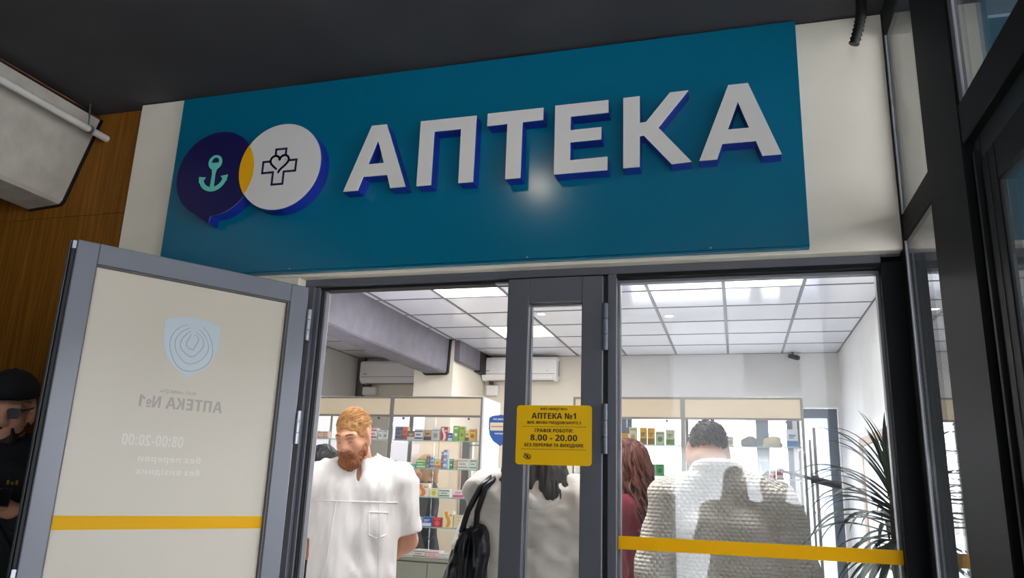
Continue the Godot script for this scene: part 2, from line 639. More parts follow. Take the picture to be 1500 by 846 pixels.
# ---------------------------------------------------------------- outside
func build_outside() -> void:
	single("floor_pavement", bx(Vector3(-30, -0.2, -0.05), Vector3(30, 0, 45)), M.paving, "pale grey paving in front of the shop", "floor", "", "structure")
	single("ceiling_soffit", bx(Vector3(-8.0, SOFFIT, -0.1), Vector3(4.5, SOFFIT + 0.3, 5.0)), M.soffit, "dark painted ceiling of the covered entrance", "ceiling", "", "structure")
	# timber wall left of the white panel
	var w := thing("wall_left_timber", "brown vertical-grain wood cladding left of the white panel", "wall", Vector3.ZERO, 0, "", "structure")
	var xs := [-8.0, -6.5, -5.4, -4.3, -3.2, -2.634]
	var ys := [0.0, 1.32, 2.66, SOFFIT]
	for i in xs.size() - 1:
		for j in 3:
			part("wood_panel", bx(Vector3(xs[i] + 0.0008, ys[j] + 0.0008, -0.12), Vector3(xs[i + 1] - 0.0008, ys[j + 1] - 0.0008, -0.046), 0.0015), M.wood, w)
	single("wall_left_outer", bx(Vector3(-8.2, 0, -0.1), Vector3(-8.0, SOFFIT + 0.3, 5.0)), M.dark_wall, "dark side wall closing the covered entrance on the left", "wall", "", "structure")
	# the building across the square, which the shop window mirrors
	var h := thing("opposite_building", "grey building with a white ground floor across the square", "building")
	part("upper_storeys", bx(Vector3(-40, 3.3, 30), Vector3(40, 15, 40)), mat("facade_grey", hexc("6e6c6a"), 0.8), h)
	part("ground_floor", bx(Vector3(-40, 0, 30.2), Vector3(40, 3.3, 40)), mat("facade_white", hexc("dcdad6"), 0.7), h)
	for i in 14:
		for j in 3:
			part("window_pane", bx(Vector3(-36.0 + i * 5.2, 5.6 + j * 3.1, 29.95), Vector3(-33.8 + i * 5.2, 7.2 + j * 3.1, 30.05)), M.frame_black, h)
	# concrete beam under the dark ceiling
	var b := thing("concrete_beam", "rough grey concrete beam under the dark ceiling by the wood wall", "beam", Vector3.ZERO, 0, "", "structure")
	var mb := MB.new()
	mb.xf = Transform3D(Basis.IDENTITY, Vector3(0, 0, 0))
	var prof := poly([-2.898, 3.142, -3.035, 2.738, -3.05, 2.722, -3.235, 2.709, -3.25, 2.722, -3.36, 3.142])
	mb.prism(prof, -0.03, 4.9)
	part("beam_body", mb, M.concrete, b)
	mb = MB.new()
	mb.prism(poly([-2.892, 3.146, -3.029, 2.735, -3.048, 2.716, -3.237, 2.702, -3.256, 2.718, -3.366, 3.146]), -0.0458, -0.03)
	part("joint_seal", mb, M.seal, b)
	# pipe on the beam
	var p := thing("white_pipe", "white plastic pipe clipped along the concrete beam", "pipe")
	mb = MB.new()
	mb.line(Vector3(-2.85, 3.04, 4.8), Vector3(-2.85, 3.045, -0.045), 0.0165, 12)
	part("tube", mb, M.pipe_white, p)
	for z in [0.06, 1.6, 3.2]:
		mb = MB.new()
		mb.tube(PackedVector3Array([Vector3(-2.85, 3.044, z - 0.008), Vector3(-2.85, 3.044, z + 0.008)]), PackedFloat32Array([0.021, 0.021]), 12)
		mb.line(Vector3(-2.86, 3.05, z), Vector3(-2.875, SOFFIT, z), 0.0035, 6)
		part("clip", mb, M.steel, p)
	var rng := RandomNumberGenerator.new()
	rng.seed = 4
	for k in 3:
		mb = MB.new()
		var pts := PackedVector3Array()
		for i in 26:
			pts.append(Vector3(-2.905 + 0.006 * k + rng.randf_range(-0.004, 0.004), SOFFIT - 0.02 - 0.006 * k + rng.randf_range(-0.008, 0.004), -0.02 + i * 0.19))
		mb.tube(pts, PackedFloat32Array([0.004]), 6)
		single("cable", mb, M.cable_orange if k < 2 else M.black_hose, ["thin orange cable along the top of the concrete beam", "second orange cable sagging above the white pipe", "black cable tucked in the gap above the beam"][k], "cable", "cables on the beam")
	# corrugated hose hanging from the ceiling near the right end of the white panel
	mb = MB.new()
	var hp := PackedVector3Array()
	var hr := PackedFloat32Array()
	for i in 57:
		var t := i / 56.0
		hp.append(Vector3(0.47 - 0.035 * t * t, SOFFIT - 0.185 * t, 0.12 + 0.012 * sin(t * 3.0)))
		hr.append(0.0165 + 0.0022 * sin(i * 1.4))
	mb.tube(hp, hr, 12)
	single("corrugated_hose", mb, M.black_hose, "short black corrugated hose hanging from the dark ceiling", "hose")
	# pillar at the open edge, seen only as a reflection
	single("wall_outer", bx(Vector3(-8.0, 0, 4.6), Vector3(-0.58, SOFFIT, 4.95), 0.01), M.dark_wall, "dark wall at the open edge of the entrance", "wall", "", "structure")
	# ceiling downlight in front of the sign
	downlight(Vector3(-1.02, SOFFIT, 1.33), 0.13)

func downlight(at: Vector3, e: float) -> void:
	var t := thing("downlight", "round recessed downlight in the dark ceiling before the sign", "lamp", at)
	var mb := MB.new()
	mb.lathe(PackedVector2Array([Vector2(0.05, -0.001), Vector2(0.065, -0.006), Vector2(0.068, -0.001)]), Vector3.ZERO, 24)
	part("rim", mb, M.frame_black, t)
	mb = MB.new()
	mb.lathe(PackedVector2Array([Vector2(0.0, -0.003), Vector2(0.05, -0.003), Vector2(0.05, -0.0005)]), Vector3.ZERO, 24)
	part("lamp_disc", mb, M.spot_light, t)
	var l := SpotLight3D.new()
	l.name = "lamp_beam"
	t.add_child(l)
	l.position = Vector3(0, -0.012, 0)
	l.rotation.x = -PI / 2
	l.spot_angle = 86
	l.spot_angle_attenuation = 0.3
	l.light_color = Color(1.0, 0.95, 0.86)
	l.light_energy = e
	l.light_size = 0.05
	l.spot_range = 12
	l.spot_attenuation = 2
	l.shadow_enabled = true

# ---------------------------------------------------------------- facade
func build_facade() -> void:
	var w := thing("wall_front", "off-white panel cladding above the shop door behind the teal sign", "wall", Vector3.ZERO, 0, "", "structure")
	part("upper_panel", bx(Vector3(-2.63, 2.297, -0.2), Vector3(0.553, SOFFIT - 0.004, 0), 0.003), M.white_panel, w)
	part("lower_panel", bx(Vector3(-2.63, 0, -0.2), Vector3(-1.69, 2.2965, 0), 0.003), M.white_panel, w)
	part("hidden_return", bx(Vector3(0.56, 0, -0.16), Vector3(4.5, SOFFIT, -0.12)), M.frame_black, w)
	part("upper_core", bx(Vector3(-8.0, 2.3, -0.26), Vector3(0.56, SOFFIT + 0.3, -0.2)), M.wall_white, w)
	part("timber_core", bx(Vector3(-8.0, 0, -0.26), Vector3(-1.69, 2.3, -0.2)), M.wall_white, w)
	# door frame
	var f := thing("trim_doorframe", "dark grey aluminium door and window frame under the white panel", "door frame", Vector3.ZERO, 0, "", "structure")
	part("head_rail", bx(Vector3(-1.69, 2.268, -0.13), Vector3(0.556, 2.34, FZ), 0.002), M.frame_grey, f)
	var mb := MB.new()
	mb.span(Vector3(-1.69, 2.256, -0.13), Vector3(-0.43, 2.268, FZ - 0.025), 0.0015)
	part("door_stop", mb, M.seal, f)
	mb = MB.new()
	mb.span(Vector3(-1.69, 0, -0.13), Vector3(-1.645, 2.268, FZ), 0.002)
	mb.span(Vector3(-1.645, 0, -0.13), Vector3(-1.628, 2.268, FZ - 0.02), 0.002)
	part("jamb", mb, M.frame_grey, f)
	mb = MB.new()
	mb.span(Vector3(-1.628, 0, -0.125), Vector3(-1.622, 2.262, FZ - 0.03), 0.001)
	part("gasket", mb, M.seal, f)
	part("jamb_return", bx(Vector3(-1.622, 0, -0.125), Vector3(-1.612, 2.258, FZ - 0.045), 0.001), M.bead, f)
	part("mullion", bx(Vector3(-0.431, 0, -0.13), Vector3(-0.399, 2.268, FZ), 0.002), M.frame_grey, f)
	part("corner_post", bx(Vector3(0.487, 0, -0.13), Vector3(0.558, 2.34, FZ), 0.002), M.frame_black, f)
	part("window_head", bx(Vector3(-0.399, 2.254, -0.13), Vector3(0.487, 2.268, FZ), 0.001), M.frame_black, f)
	part("window_sill", bx(Vector3(-0.399, 0.0, -0.13), Vector3(0.487, 0.12, FZ), 0.002), M.frame_black, f)
	part("threshold", bx(Vector3(-1.69, 0.0, -0.13), Vector3(-0.43, 0.018, FZ), 0.002), M.frame_grey, f)
	# silver striker plate at the door head
	part("striker", bx(Vector3(-0.864, 2.247, -0.075), Vector3(-0.812, 2.2535, FZ + 0.004), 0.001), M.steel, f, "small silver striker plate")
	# fixed window
	var g := thing("window_1", "tall fixed shop window with a yellow safety stripe", "window", Vector3.ZERO, 0, "", "structure")
	part("pane", bx(Vector3(-0.397, 0.12, -0.092), Vector3(0.485, 2.254, -0.084)), M.glass, g)
	mb = MB.new()
	mb.span(Vector3(-0.399, 2.243, -0.128), Vector3(0.487, 2.254, -0.093), 0.001)
	mb.span(Vector3(0.477, 0.12, -0.128), Vector3(0.487, 2.243, -0.093), 0.001)
	mb.span(Vector3(-0.399, 0.12, -0.128), Vector3(-0.391, 2.243, -0.093), 0.001)
	part("glazing_bead", mb, M.bead, g)
	part("safety_stripe", bx(Vector3(-0.397, 1.306, -0.0838), Vector3(0.485, 1.349, -0.0832)), M.yellow_tape, g, "yellow safety stripe")

# ---------------------------------------------------------------- sign
func circle(cx: float, cy: float, r: float, a0 := 0.0, a1 := TAU, n := 72) -> PackedVector2Array:
	var p := PackedVector2Array()
	for i in n:
		var a := a0 + (a1 - a0) * i / (n if absf(a1 - a0) > TAU - 0.001 else n - 1)
		p.append(Vector2(cx + r * cos(a), cy + r * sin(a)))
	return p

func stroke(pts: PackedVector2Array, w: float, z0: float, z1: float) -> MB:
	var mb := MB.new()
	for i in pts.size() - 1:
		var d := (pts[i + 1] - pts[i]).normalized()
		var nn := Vector2(-d.y, d.x) * w * 0.5
		var e := d * w * 0.45
		mb.prism(PackedVector2Array([pts[i] - e - nn, pts[i + 1] + e - nn, pts[i + 1] + e + nn, pts[i] - e + nn]), z0, z1)
	return mb

func letter(sign: Node, faces: Array, outlines: Array, holes: Array) -> void:
	var z0 := 0.03
	var zc := 0.0905
	var zf := 0.095
	var mb := MB.new()
	for o in outlines:
		mb.walls(poly(o), z0, zc)
	for o in holes:
		mb.walls(poly(o), z0, zc, -1.0)
	for fc in faces:
		mb.face(poly(fc), z0 + 0.0005, -1.0)
		mb.face(poly(fc), zc - 0.0003, 1.0)
	var body := part("letter", mb, M.sign_blue, sign, "white-faced letter with deep blue sides")
	mb = MB.new()
	for fc in faces:
		mb.face(poly(fc), zf, 1.0)
	part("letter_face", mb, M.sign_white, body)
	mb = MB.new()
	for o in outlines:
		mb.walls(poly(o), zc, zf)
	for o in holes:
		mb.walls(poly(o), zc, zf, -1.0)
	part("letter_rim", mb, M.sign_rim, body)

func build_sign() -> void:
	var s := thing("shop_sign", "teal pharmacy sign board reading АПТЕКА with white raised letters and round logo", "sign")
	var mb := MB.new()
	mb.prism(poly([-2.367, 2.318, 0.262, 2.318, 0.262, 3.172, -2.367, 3.158]), 0.0, 0.03)
	part("board", mb, M.teal, s)
	part("bottom_trim", bx(Vector3(-2.367, 2.309, 0.0), Vector3(0.262, 2.3175, 0.026), 0.001), M.teal, s)
	# letters, one after the other
	for q in [[-1.473, -1.371, -1.305, -1.203, -1.268, -1.286, -1.391, -1.41, -1.373, -1.304, -1.338, 2.616, 2.893], [-0.087, 0.02, 0.087, 0.186, 0.123, 0.104, -0.008, -0.027, 0.013, 0.084, 0.05, 2.626, 2.907]]:
		var y0: float = q[11]
		var y1: float = q[12]
		var bar := y0 + 0.057
		var hb := y0 + 0.109
		var ht := y0 + 0.212
		var p0 := [q[0], y0]; var p1 := [q[1], y1]; var p2 := [q[2], y1]; var p3 := [q[3], y0]
		var p4 := [q[4], y0]; var p5 := [q[5], bar]; var p6 := [q[6], bar]; var p7 := [q[7], y0]
		var h0 := [q[8], hb]; var h1 := [q[9], hb]; var h2 := [q[10], ht]
		letter(s, [p0 + p1 + h2 + h0 + p6 + p7, p2 + p3 + p4 + p5 + h1 + h2, p1 + p2 + h2, h0 + h1 + p5 + p6], [p0 + p1 + p2 + p3 + p4 + p5 + p6 + p7], [h0 + h1 + h2])
	for q in [
		[-1.157, 2.615, -1.157, 2.890, -0.924, 2.890, -0.925, 2.614, -0.984, 2.614, -0.985, 2.840, -1.097, 2.840, -1.097, 2.615],
		[-0.878, 2.893, -0.656, 2.894, -0.656, 2.844, -0.737, 2.843, -0.738, 2.615, -0.797, 2.615, -0.797, 2.842, -0.878, 2.841],
		[-0.610, 2.897, -0.408, 2.898, -0.408, 2.847, -0.550, 2.846, -0.550, 2.790, -0.434, 2.791, -0.434, 2.742, -0.550, 2.741, -0.550, 2.669, -0.411, 2.671, -0.411, 2.619, -0.610, 2.618],
		[-0.353, 2.899, -0.293, 2.900, -0.293, 2.793, -0.271, 2.794, -0.184, 2.902, -0.119, 2.903, -0.227, 2.767, -0.114, 2.625, -0.183, 2.622, -0.280, 2.742, -0.294, 2.741, -0.295, 2.621, -0.354, 2.621]]:
		letter(s, [q], [q], [])
	# logo: white disc and navy speech bubble that overlap in a yellow lens
	var wc := Vector2(-1.779, 2.751)
	var nc := Vector2(-2.094, 2.747)
	var r := 0.193
	var hx := (wc.x - nc.x) * 0.5
	var aw := acos(hx / r)
	mb = MB.new()
	mb.prism(circle(wc.x, wc.y, r), 0.03, 0.093, true)
	var d := part("logo_disc", mb, M.sign_blue, s, "round white logo disc with a blue side")
	mb = MB.new()
	mb.prism(circle(wc.x, wc.y, r - 0.002), 0.093, 0.0965, true)
	part("disc_face", mb, M.sign_white, d)
	# bubble outline with the tail at the lower right of its bottom
	var bub := PackedVector2Array()
	for i in 66:
		var a := -PI / 2 + 0.02 + (TAU - 0.42) * i / 65.0
		bub.append(nc + Vector2(cos(a), sin(a)) * r)
	bub.append(Vector2(-2.094, 2.521))
	mb = MB.new()
	mb.prism(bub, 0.03, 0.0895, true)
	var b := part("logo_bubble", mb, M.sign_blue, s, "navy speech-bubble logo disc with a blue side")
	mb = MB.new()
	mb.prism(bub, 0.0895, 0.0905)
	part("bubble_rim", mb, M.sign_rim, b)
	mb = MB.new()
	mb.prism(bub, 0.0905, 0.0925)
	part("bubble_face", mb, M.navy, b)
	# yellow lens
	var lens := PackedVector2Array()
	for i in 20:
		var a := PI - aw + 2.0 * aw * i / 19.0
		lens.append(wc + Vector2(cos(a), sin(a)) * r)
	for i in range(1, 19):
		var a := -aw + 2.0 * aw * i / 19.0
		lens.append(nc + Vector2(cos(a), sin(a)) * r)
	mb = MB.new()
	mb.prism(lens, 0.0935, 0.0975)
	part("lens_face", mb, M.amber, d, "yellow overlap of the two discs")
	# anchor
	var ac := Vector2(-2.1, 2.798)
	mb = MB.new()
	var ring_o := circle(ac.x, ac.y, 0.034, 0, TAU, 28)
	var ring_i := circle(ac.x, ac.y + 0.004, 0.018, 0, TAU, 28)
	for i in 28:
		mb.prism(PackedVector2Array([ring_o[i], ring_o[(i + 1) % 28], ring_i[(i + 1) % 28], ring_i[i]]), 0.0925, 0.094)
	mb.prism(poly([-2.119, 2.796, -2.08, 2.796, -2.085, 2.778, -2.092, 2.745, -2.090, 2.675, -2.111, 2.675, -2.108, 2.745, -2.115, 2.778]), 0.0925, 0.0942)
	for i in 24:
		var a0 := PI * 1.04 + PI * 0.92 * i / 24.0
		var a1 := PI * 1.04 + PI * 0.92 * (i + 1) / 24.0
		var cc := Vector2(-2.1, 2.735)
		mb.prism(PackedVector2Array([cc + Vector2(cos(a0), sin(a0)) * 0.07, cc + Vector2(cos(a1), sin(a1)) * 0.07, cc + Vector2(cos(a1), sin(a1)) * 0.05, cc + Vector2(cos(a0), sin(a0)) * 0.05]), 0.0925, 0.0941)
	mb.prism(poly([-2.172, 2.737, -2.137, 2.732, -2.150, 2.715, -2.168, 2.708]), 0.0925, 0.0943)
	mb.prism(poly([-2.028, 2.737, -2.063, 2.732, -2.050, 2.715, -2.032, 2.708]), 0.0925, 0.0943)
	part("anchor_emblem", mb, M.mint, b, "mint green anchor")
	# cross with a heart
	var cr := part("cross_emblem", stroke(poly([-1.803, 2.808, -1.803, 2.828, -1.755, 2.828, -1.755, 2.800]), 0.009, 0.0965, 0.098), M.ink, d, "dark outline cross with a heart")
	part("cross_line", stroke(poly([-1.737, 2.774, -1.701, 2.774, -1.702, 2.725, -1.755, 2.725, -1.755, 2.671, -1.806, 2.671, -1.806, 2.726, -1.858, 2.726, -1.858, 2.776, -1.833, 2.776]), 0.009, 0.0965, 0.0981), M.ink, cr)
	var heart := PackedVector2Array()
	for i in 31:
		var t := PI + 0.72 + (TAU - 0.72) * i / 30.0
		heart.append(Vector2(-1.781 + 0.0027 * 16.0 * pow(sin(t), 3), 2.768 + 0.0026 * (13.0 * cos(t) - 5.0 * cos(2 * t) - 2.0 * cos(3 * t) - cos(4 * t))))
	part("heart_line", stroke(heart, 0.009, 0.0965, 0.0982), M.ink, cr)
	# screws along the lower trim
	for x in [-1.72, -0.72, -0.06]:
		mb = MB.new()
		mb.ball(Vector3(x, 2.325, 0.031), Vector3(0.004, 0.004, 0.002), 8)
		part("screw", mb, M.steel, s)

# ---------------------------------------------------------------- open door leaf
func build_open_door() -> void:
	# local x runs from the hinge to the free edge, local z is the face towards the camera
	var u := Vector3(-0.53858, 0, 0.84258)
	var d := thing("door_1", "grey aluminium glass door standing open with frosted film and yellow stripe", "door", Vector3(-1.62, 0, 0.03), 0, "", "structure")
	d.transform = Transform3D(Basis(u * -1.0, Vector3.UP, Vector3(0.84258, 0, 0.53858)), Vector3(-1.62, 0, 0.03))
	# with x reversed, s metres from the hinge lie at x = -s
	var W := 0.835
	var mb := MB.new()
	var st := 0.068
	for a in [[-W, -W + st, 0.02, 2.243], [-st - 0.006, 0.0, 0.02, 2.243]]:
		part("stile", bx(Vector3(a[0], a[2], -0.05), Vector3(a[1], a[3], 0.0), 0.003), M.leaf_grey, d)
	part("top_rail", bx(Vector3(-W + st, 2.172, -0.05), Vector3(-st - 0.006, 2.243, -0.0004), 0.002), M.leaf_grey, d)
	part("bottom_rail", bx(Vector3(-W + st, 0.02, -0.05), Vector3(-st - 0.006, 0.14, -0.0004), 0.002), M.leaf_grey, d)
	part("kick_rail_joint", bx(Vector3(-W + st, 0.14, -0.045), Vector3(-st - 0.006, 0.15, -0.008)), M.seal, d)
	mb = MB.new()
	mb.span(Vector3(-st - 0.013, 0.14, -0.04), Vector3(-st - 0.006, 2.172, -0.006), 0.001)
	mb.span(Vector3(-W + st, 2.166, -0.04), Vector3(-st - 0.006, 2.172, -0.008), 0.001)
	mb.span(Vector3(-W + st, 0.14, -0.04), Vector3(-W + st + 0.003, 2.172, -0.008), 0.001)
	part("gasket", mb, M.ac_dark, d)
	part("frosted_pane", bx(Vector3(-W + st, 0.14, -0.03), Vector3(-st - 0.006, 2.172, -0.022)), M.frosted, d, "pane with frosted film")
	# free edge: black groove, seal and lock plates
	mb = MB.new()
	mb.span(Vector3(-W - 0.012, 0.02, -0.05), Vector3(-W, 2.24, -0.012), 0.001)
	part("edge_seal", mb, M.seal, d)
	part("edge_strip", bx(Vector3(-W - 0.016, 0.02, -0.056), Vector3(-W - 0.0125, 2.243, -0.03), 0.001), M.leaf_grey, d)
	part("lock_bolt", bx(Vector3(-W - 0.014, 2.21, -0.012), Vector3(-W - 0.001, 2.238, -0.004), 0.001), M.steel, d, "silver bolt at the top of the free edge")
	part("lock_plate", bx(Vector3(-W - 0.0145, 0.95, -0.014), Vector3(-W - 0.001, 1.21, -0.003), 0.001), M.steel, d, "silver lock plate on the free edge")
	part("safety_stripe", bx(Vector3(-0.768, 1.319, -0.0219), Vector3(-0.082, 1.3625, -0.0212)), M.yellow_tape, d, "yellow safety stripe")
	# pull handle, below the picture
	mb = MB.new()
	mb.tube(PackedVector3Array([Vector3(-0.80, 0.98, 0.0), Vector3(-0.80, 0.98, 0.05), Vector3(-0.70, 0.98, 0.05)]), PackedFloat32Array([0.009]), 8)
	part("handle", mb, M.steel, d)
	# hinges on the hinge edge
	for y in [0.5, 1.69, 2.09]:
		mb = MB.new()
		for k in 3:
			mb.tube(PackedVector3Array([Vector3(0.008, y - 0.062 + k * 0.042, 0.002), Vector3(0.008, y - 0.022 + k * 0.042, 0.002)]), PackedFloat32Array([0.0095]), 12)
		mb.span(Vector3(0.0, y - 0.06, -0.03), Vector3(0.004, y + 0.06, 0.0))
		part("hinge", mb, M.steel, d, "silver hinge")
	# shield of pale film and reversed print
	mb = MB.new()
	var sh := poly([-0.520, 2.028, -0.470, 2.045, -0.420, 2.050, -0.370, 2.045, -0.322, 2.030, -0.322, 1.95, -0.335, 1.905, -0.365, 1.868, -0.416, 1.832, -0.465, 1.862, -0.500, 1.90, -0.517, 1.95])
	mb.prism(sh, -0.0219, -0.0212)
	var shield := part("shield_sticker", mb, M.shield_film, d, "pale blue shield sticker seen from the back")
	for k in 4:
		var pts := PackedVector3Array()
		for i in 33:
			var a := PI * 0.62 + TAU * 0.88 * i / 32.0
			pts.append(Vector3(-0.416 + (0.018 + 0.019 * k) * cos(a) + 0.004 * sin(a * 3.0 + k), 1.962 - 0.007 * k + (0.028 + 0.019 * k) * sin(a), -0.0212))
		mb = MB.new()
		mb.tube(pts, PackedFloat32Array([0.0018]), 5)
		part("glue_line", mb, M.shield_line, shield)
	text("КНП «ММЦП»", 0.011, M.film_print, d, Vector3(-0.44, 1.778, -0.0216), false, 0.12, true)
	text("АПТЕКА №1", 0.040, M.film_print, d, Vector3(-0.425, 1.738, -0.0216), true, 0.285, true)
	text("08:00-20:00", 0.036, M.film_print_pale, d, Vector3(-0.50, 1.607, -0.0216), true, 0.2, true)
	text("без перерви", 0.020, M.film_print_pale, d, Vector3(-0.437, 1.548, -0.0216), true, 0.21, true)
	text("без вихідних", 0.020, M.film_print_pale, d, Vector3(-0.435, 1.506, -0.0216), true, 0.212, true)

# ---------------------------------------------------------------- narrow door leaf
func build_narrow_door() -> void:
	var d := thing("door_2", "narrow closed dark grey door leaf with a glass strip and yellow plate", "door", Vector3.ZERO, 0, "", "structure")
	var zf := FZ + 0.008
	part("stile", bx(Vector3(-0.811, 0.02, -0.105), Vector3(-0.727, 2.262, zf), 0.003), M.frame_grey, d)
	part("stile", bx(Vector3(-0.526, 0.02, -0.105), Vector3(-0.447, 2.262, zf), 0.003), M.frame_grey, d)
	part("top_rail", bx(Vector3(-0.727, 2.169, -0.105), Vector3(-0.526, 2.262, zf - 0.0004), 0.001), M.frame_grey, d)
	part("bottom_rail", bx(Vector3(-0.727, 0.02, -0.105), Vector3(-0.526, 0.14, zf - 0.0004), 0.001), M.frame_grey, d)
	part("pane", bx(Vector3(-0.727, 0.14, -0.076), Vector3(-0.526, 2.169, -0.068)), M.glass, d)
	var mb := MB.new()
	mb.span(Vector3(-0.727, 0.14, -0.1), Vector3(-0.7215, 2.169, -0.077), 0.001)
	mb.span(Vector3(-0.727, 2.162, -0.1), Vector3(-0.526, 2.169, -0.077), 0.001)
	part("glazing_bead", mb, M.bead, d)
	mb = MB.new()
	mb.span(Vector3(-0.447, 0.02, -0.105), Vector3(-0.431, 2.264, FZ - 0.015))
	part("edge_seal", mb, M.seal, d)
	part("lip", bx(Vector3(-0.822, 1.98, -0.105), Vector3(-0.8112, 2.247, -0.085), 0.001), M.seal, d)
	for y in [2.069, 1.706, 0.6]:
		var hb := MB.new()
		for k in 3:
			var y0: float = y - 0.086 + k * 0.0577
			hb.tube(PackedVector3Array([Vector3(-0.438, y0, -0.036), Vector3(-0.438, y0 + 0.0555, -0.036)]), PackedFloat32Array([0.0108]), 14)
		hb.span(Vector3(-0.444, y - 0.08, -0.06), Vector3(-0.432, y + 0.08, -0.038))
		part("hinge", hb, M.hinge_grey, d, "grey three-knuckle hinge")
	# yellow plate with the opening hours
	var p := thing("yellow_plate", "yellow plate with pharmacy name and opening hours on the narrow door", "sign", Vector3(-0.6215, 1.681, zf + 0.001))
	var pl := PackedVector2Array()
	for q in [[0.1375 - 0.012, 0.1045 - 0.012, 0.0], [-0.1375 + 0.012, 0.1045 - 0.012, PI / 2], [-0.1375 + 0.012, -0.1045 + 0.012, PI], [0.1375 - 0.012, -0.1045 + 0.012, PI * 1.5]]:
		for i in 6:
			var a: float = q[2] + PI / 2 * i / 5.0
			pl.append(Vector2(q[0] + 0.012 * cos(a), q[1] + 0.012 * sin(a)))
	mb = MB.new()
	mb.prism(pl, 0.0, 0.003)
	part("plate", mb, M.plate_yellow, p)
	var z := 0.0033
	text("КНП «МАЦП №1»", 0.0085, M.plate_ink, p, Vector3(0, 0.0915, z), true, 0.098)
	text("АПТЕКА №1", 0.0205, M.plate_ink, p, Vector3(0.0015, 0.0665, z), true, 0.162)
	text("ВУЛ. ЯКОВА ГНІЗДОВСЬКОГО,3", 0.0095, M.plate_ink, p, Vector3(0.001, 0.043, z), true, 0.196)
	text("ГРАФІК РОБОТИ:", 0.0125, M.plate_ink, p, Vector3(0.001, 0.015, z), true, 0.14)
	text("8.00 - 20.00", 0.021, M.plate_ink, p, Vector3(0.001, -0.0105, z), true, 0.17)
	text("БЕЗ ПЕРЕРВИ ТА ВИХІДНИХ", 0.0115, M.plate_ink, p, Vector3(0.001, -0.036, z), true, 0.214)
	part("rule", bx(Vector3(-0.116, 0.0282, 0.003), Vector3(0.118, 0.0294, 0.0036)), M.plate_ink, p)
	part("rule", bx(Vector3(-0.118, -0.0512, 0.003), Vector3(0.116, -0.05, 0.0036)), M.plate_ink, p)
	# low-vision pictogram: an eye crossed by a stroke
	var eye := PackedVector2Array()
	for i in 17:
		var a := TAU * i / 16.0
		eye.append(Vector2(-0.0935 + 0.0125 * cos(a) , -0.0765 + 0.0085 * sin(a) * (1.0 - 0.35 * absf(cos(a)))))
	mb = stroke(eye, 0.003, 0.003, 0.0037)
	mb.prism(circle(-0.0935, -0.0765, 0.0045, 0, TAU, 14), 0.003, 0.0038)
	mb.prism(poly([-0.106, -0.066, -0.104, -0.064, -0.081, -0.086, -0.083, -0.088]), 0.003, 0.0039)
	part("eye_pictogram", mb, M.plate_ink, p)
	mb = MB.new()
	var rng := RandomNumberGenerator.new()
	rng.seed = 11
	for row in 3:
		for k in 26:
			if rng.randf() < 0.35:
				continue
			for dd in 3:
				if rng.randf() < 0.4:
					continue
				mb.ball(Vector3(-0.066 + k * 0.0066 - row * 0.0 + (dd % 2) * 0.0025, -0.066 - row * 0.0115 - (dd / 2) * 0.0025, 0.003), Vector3(0.0009, 0.0009, 0.0006), 6)
	var br := part("braille", mb, M.plate_yellow, p)
	br.set_meta("kind", "stuff")

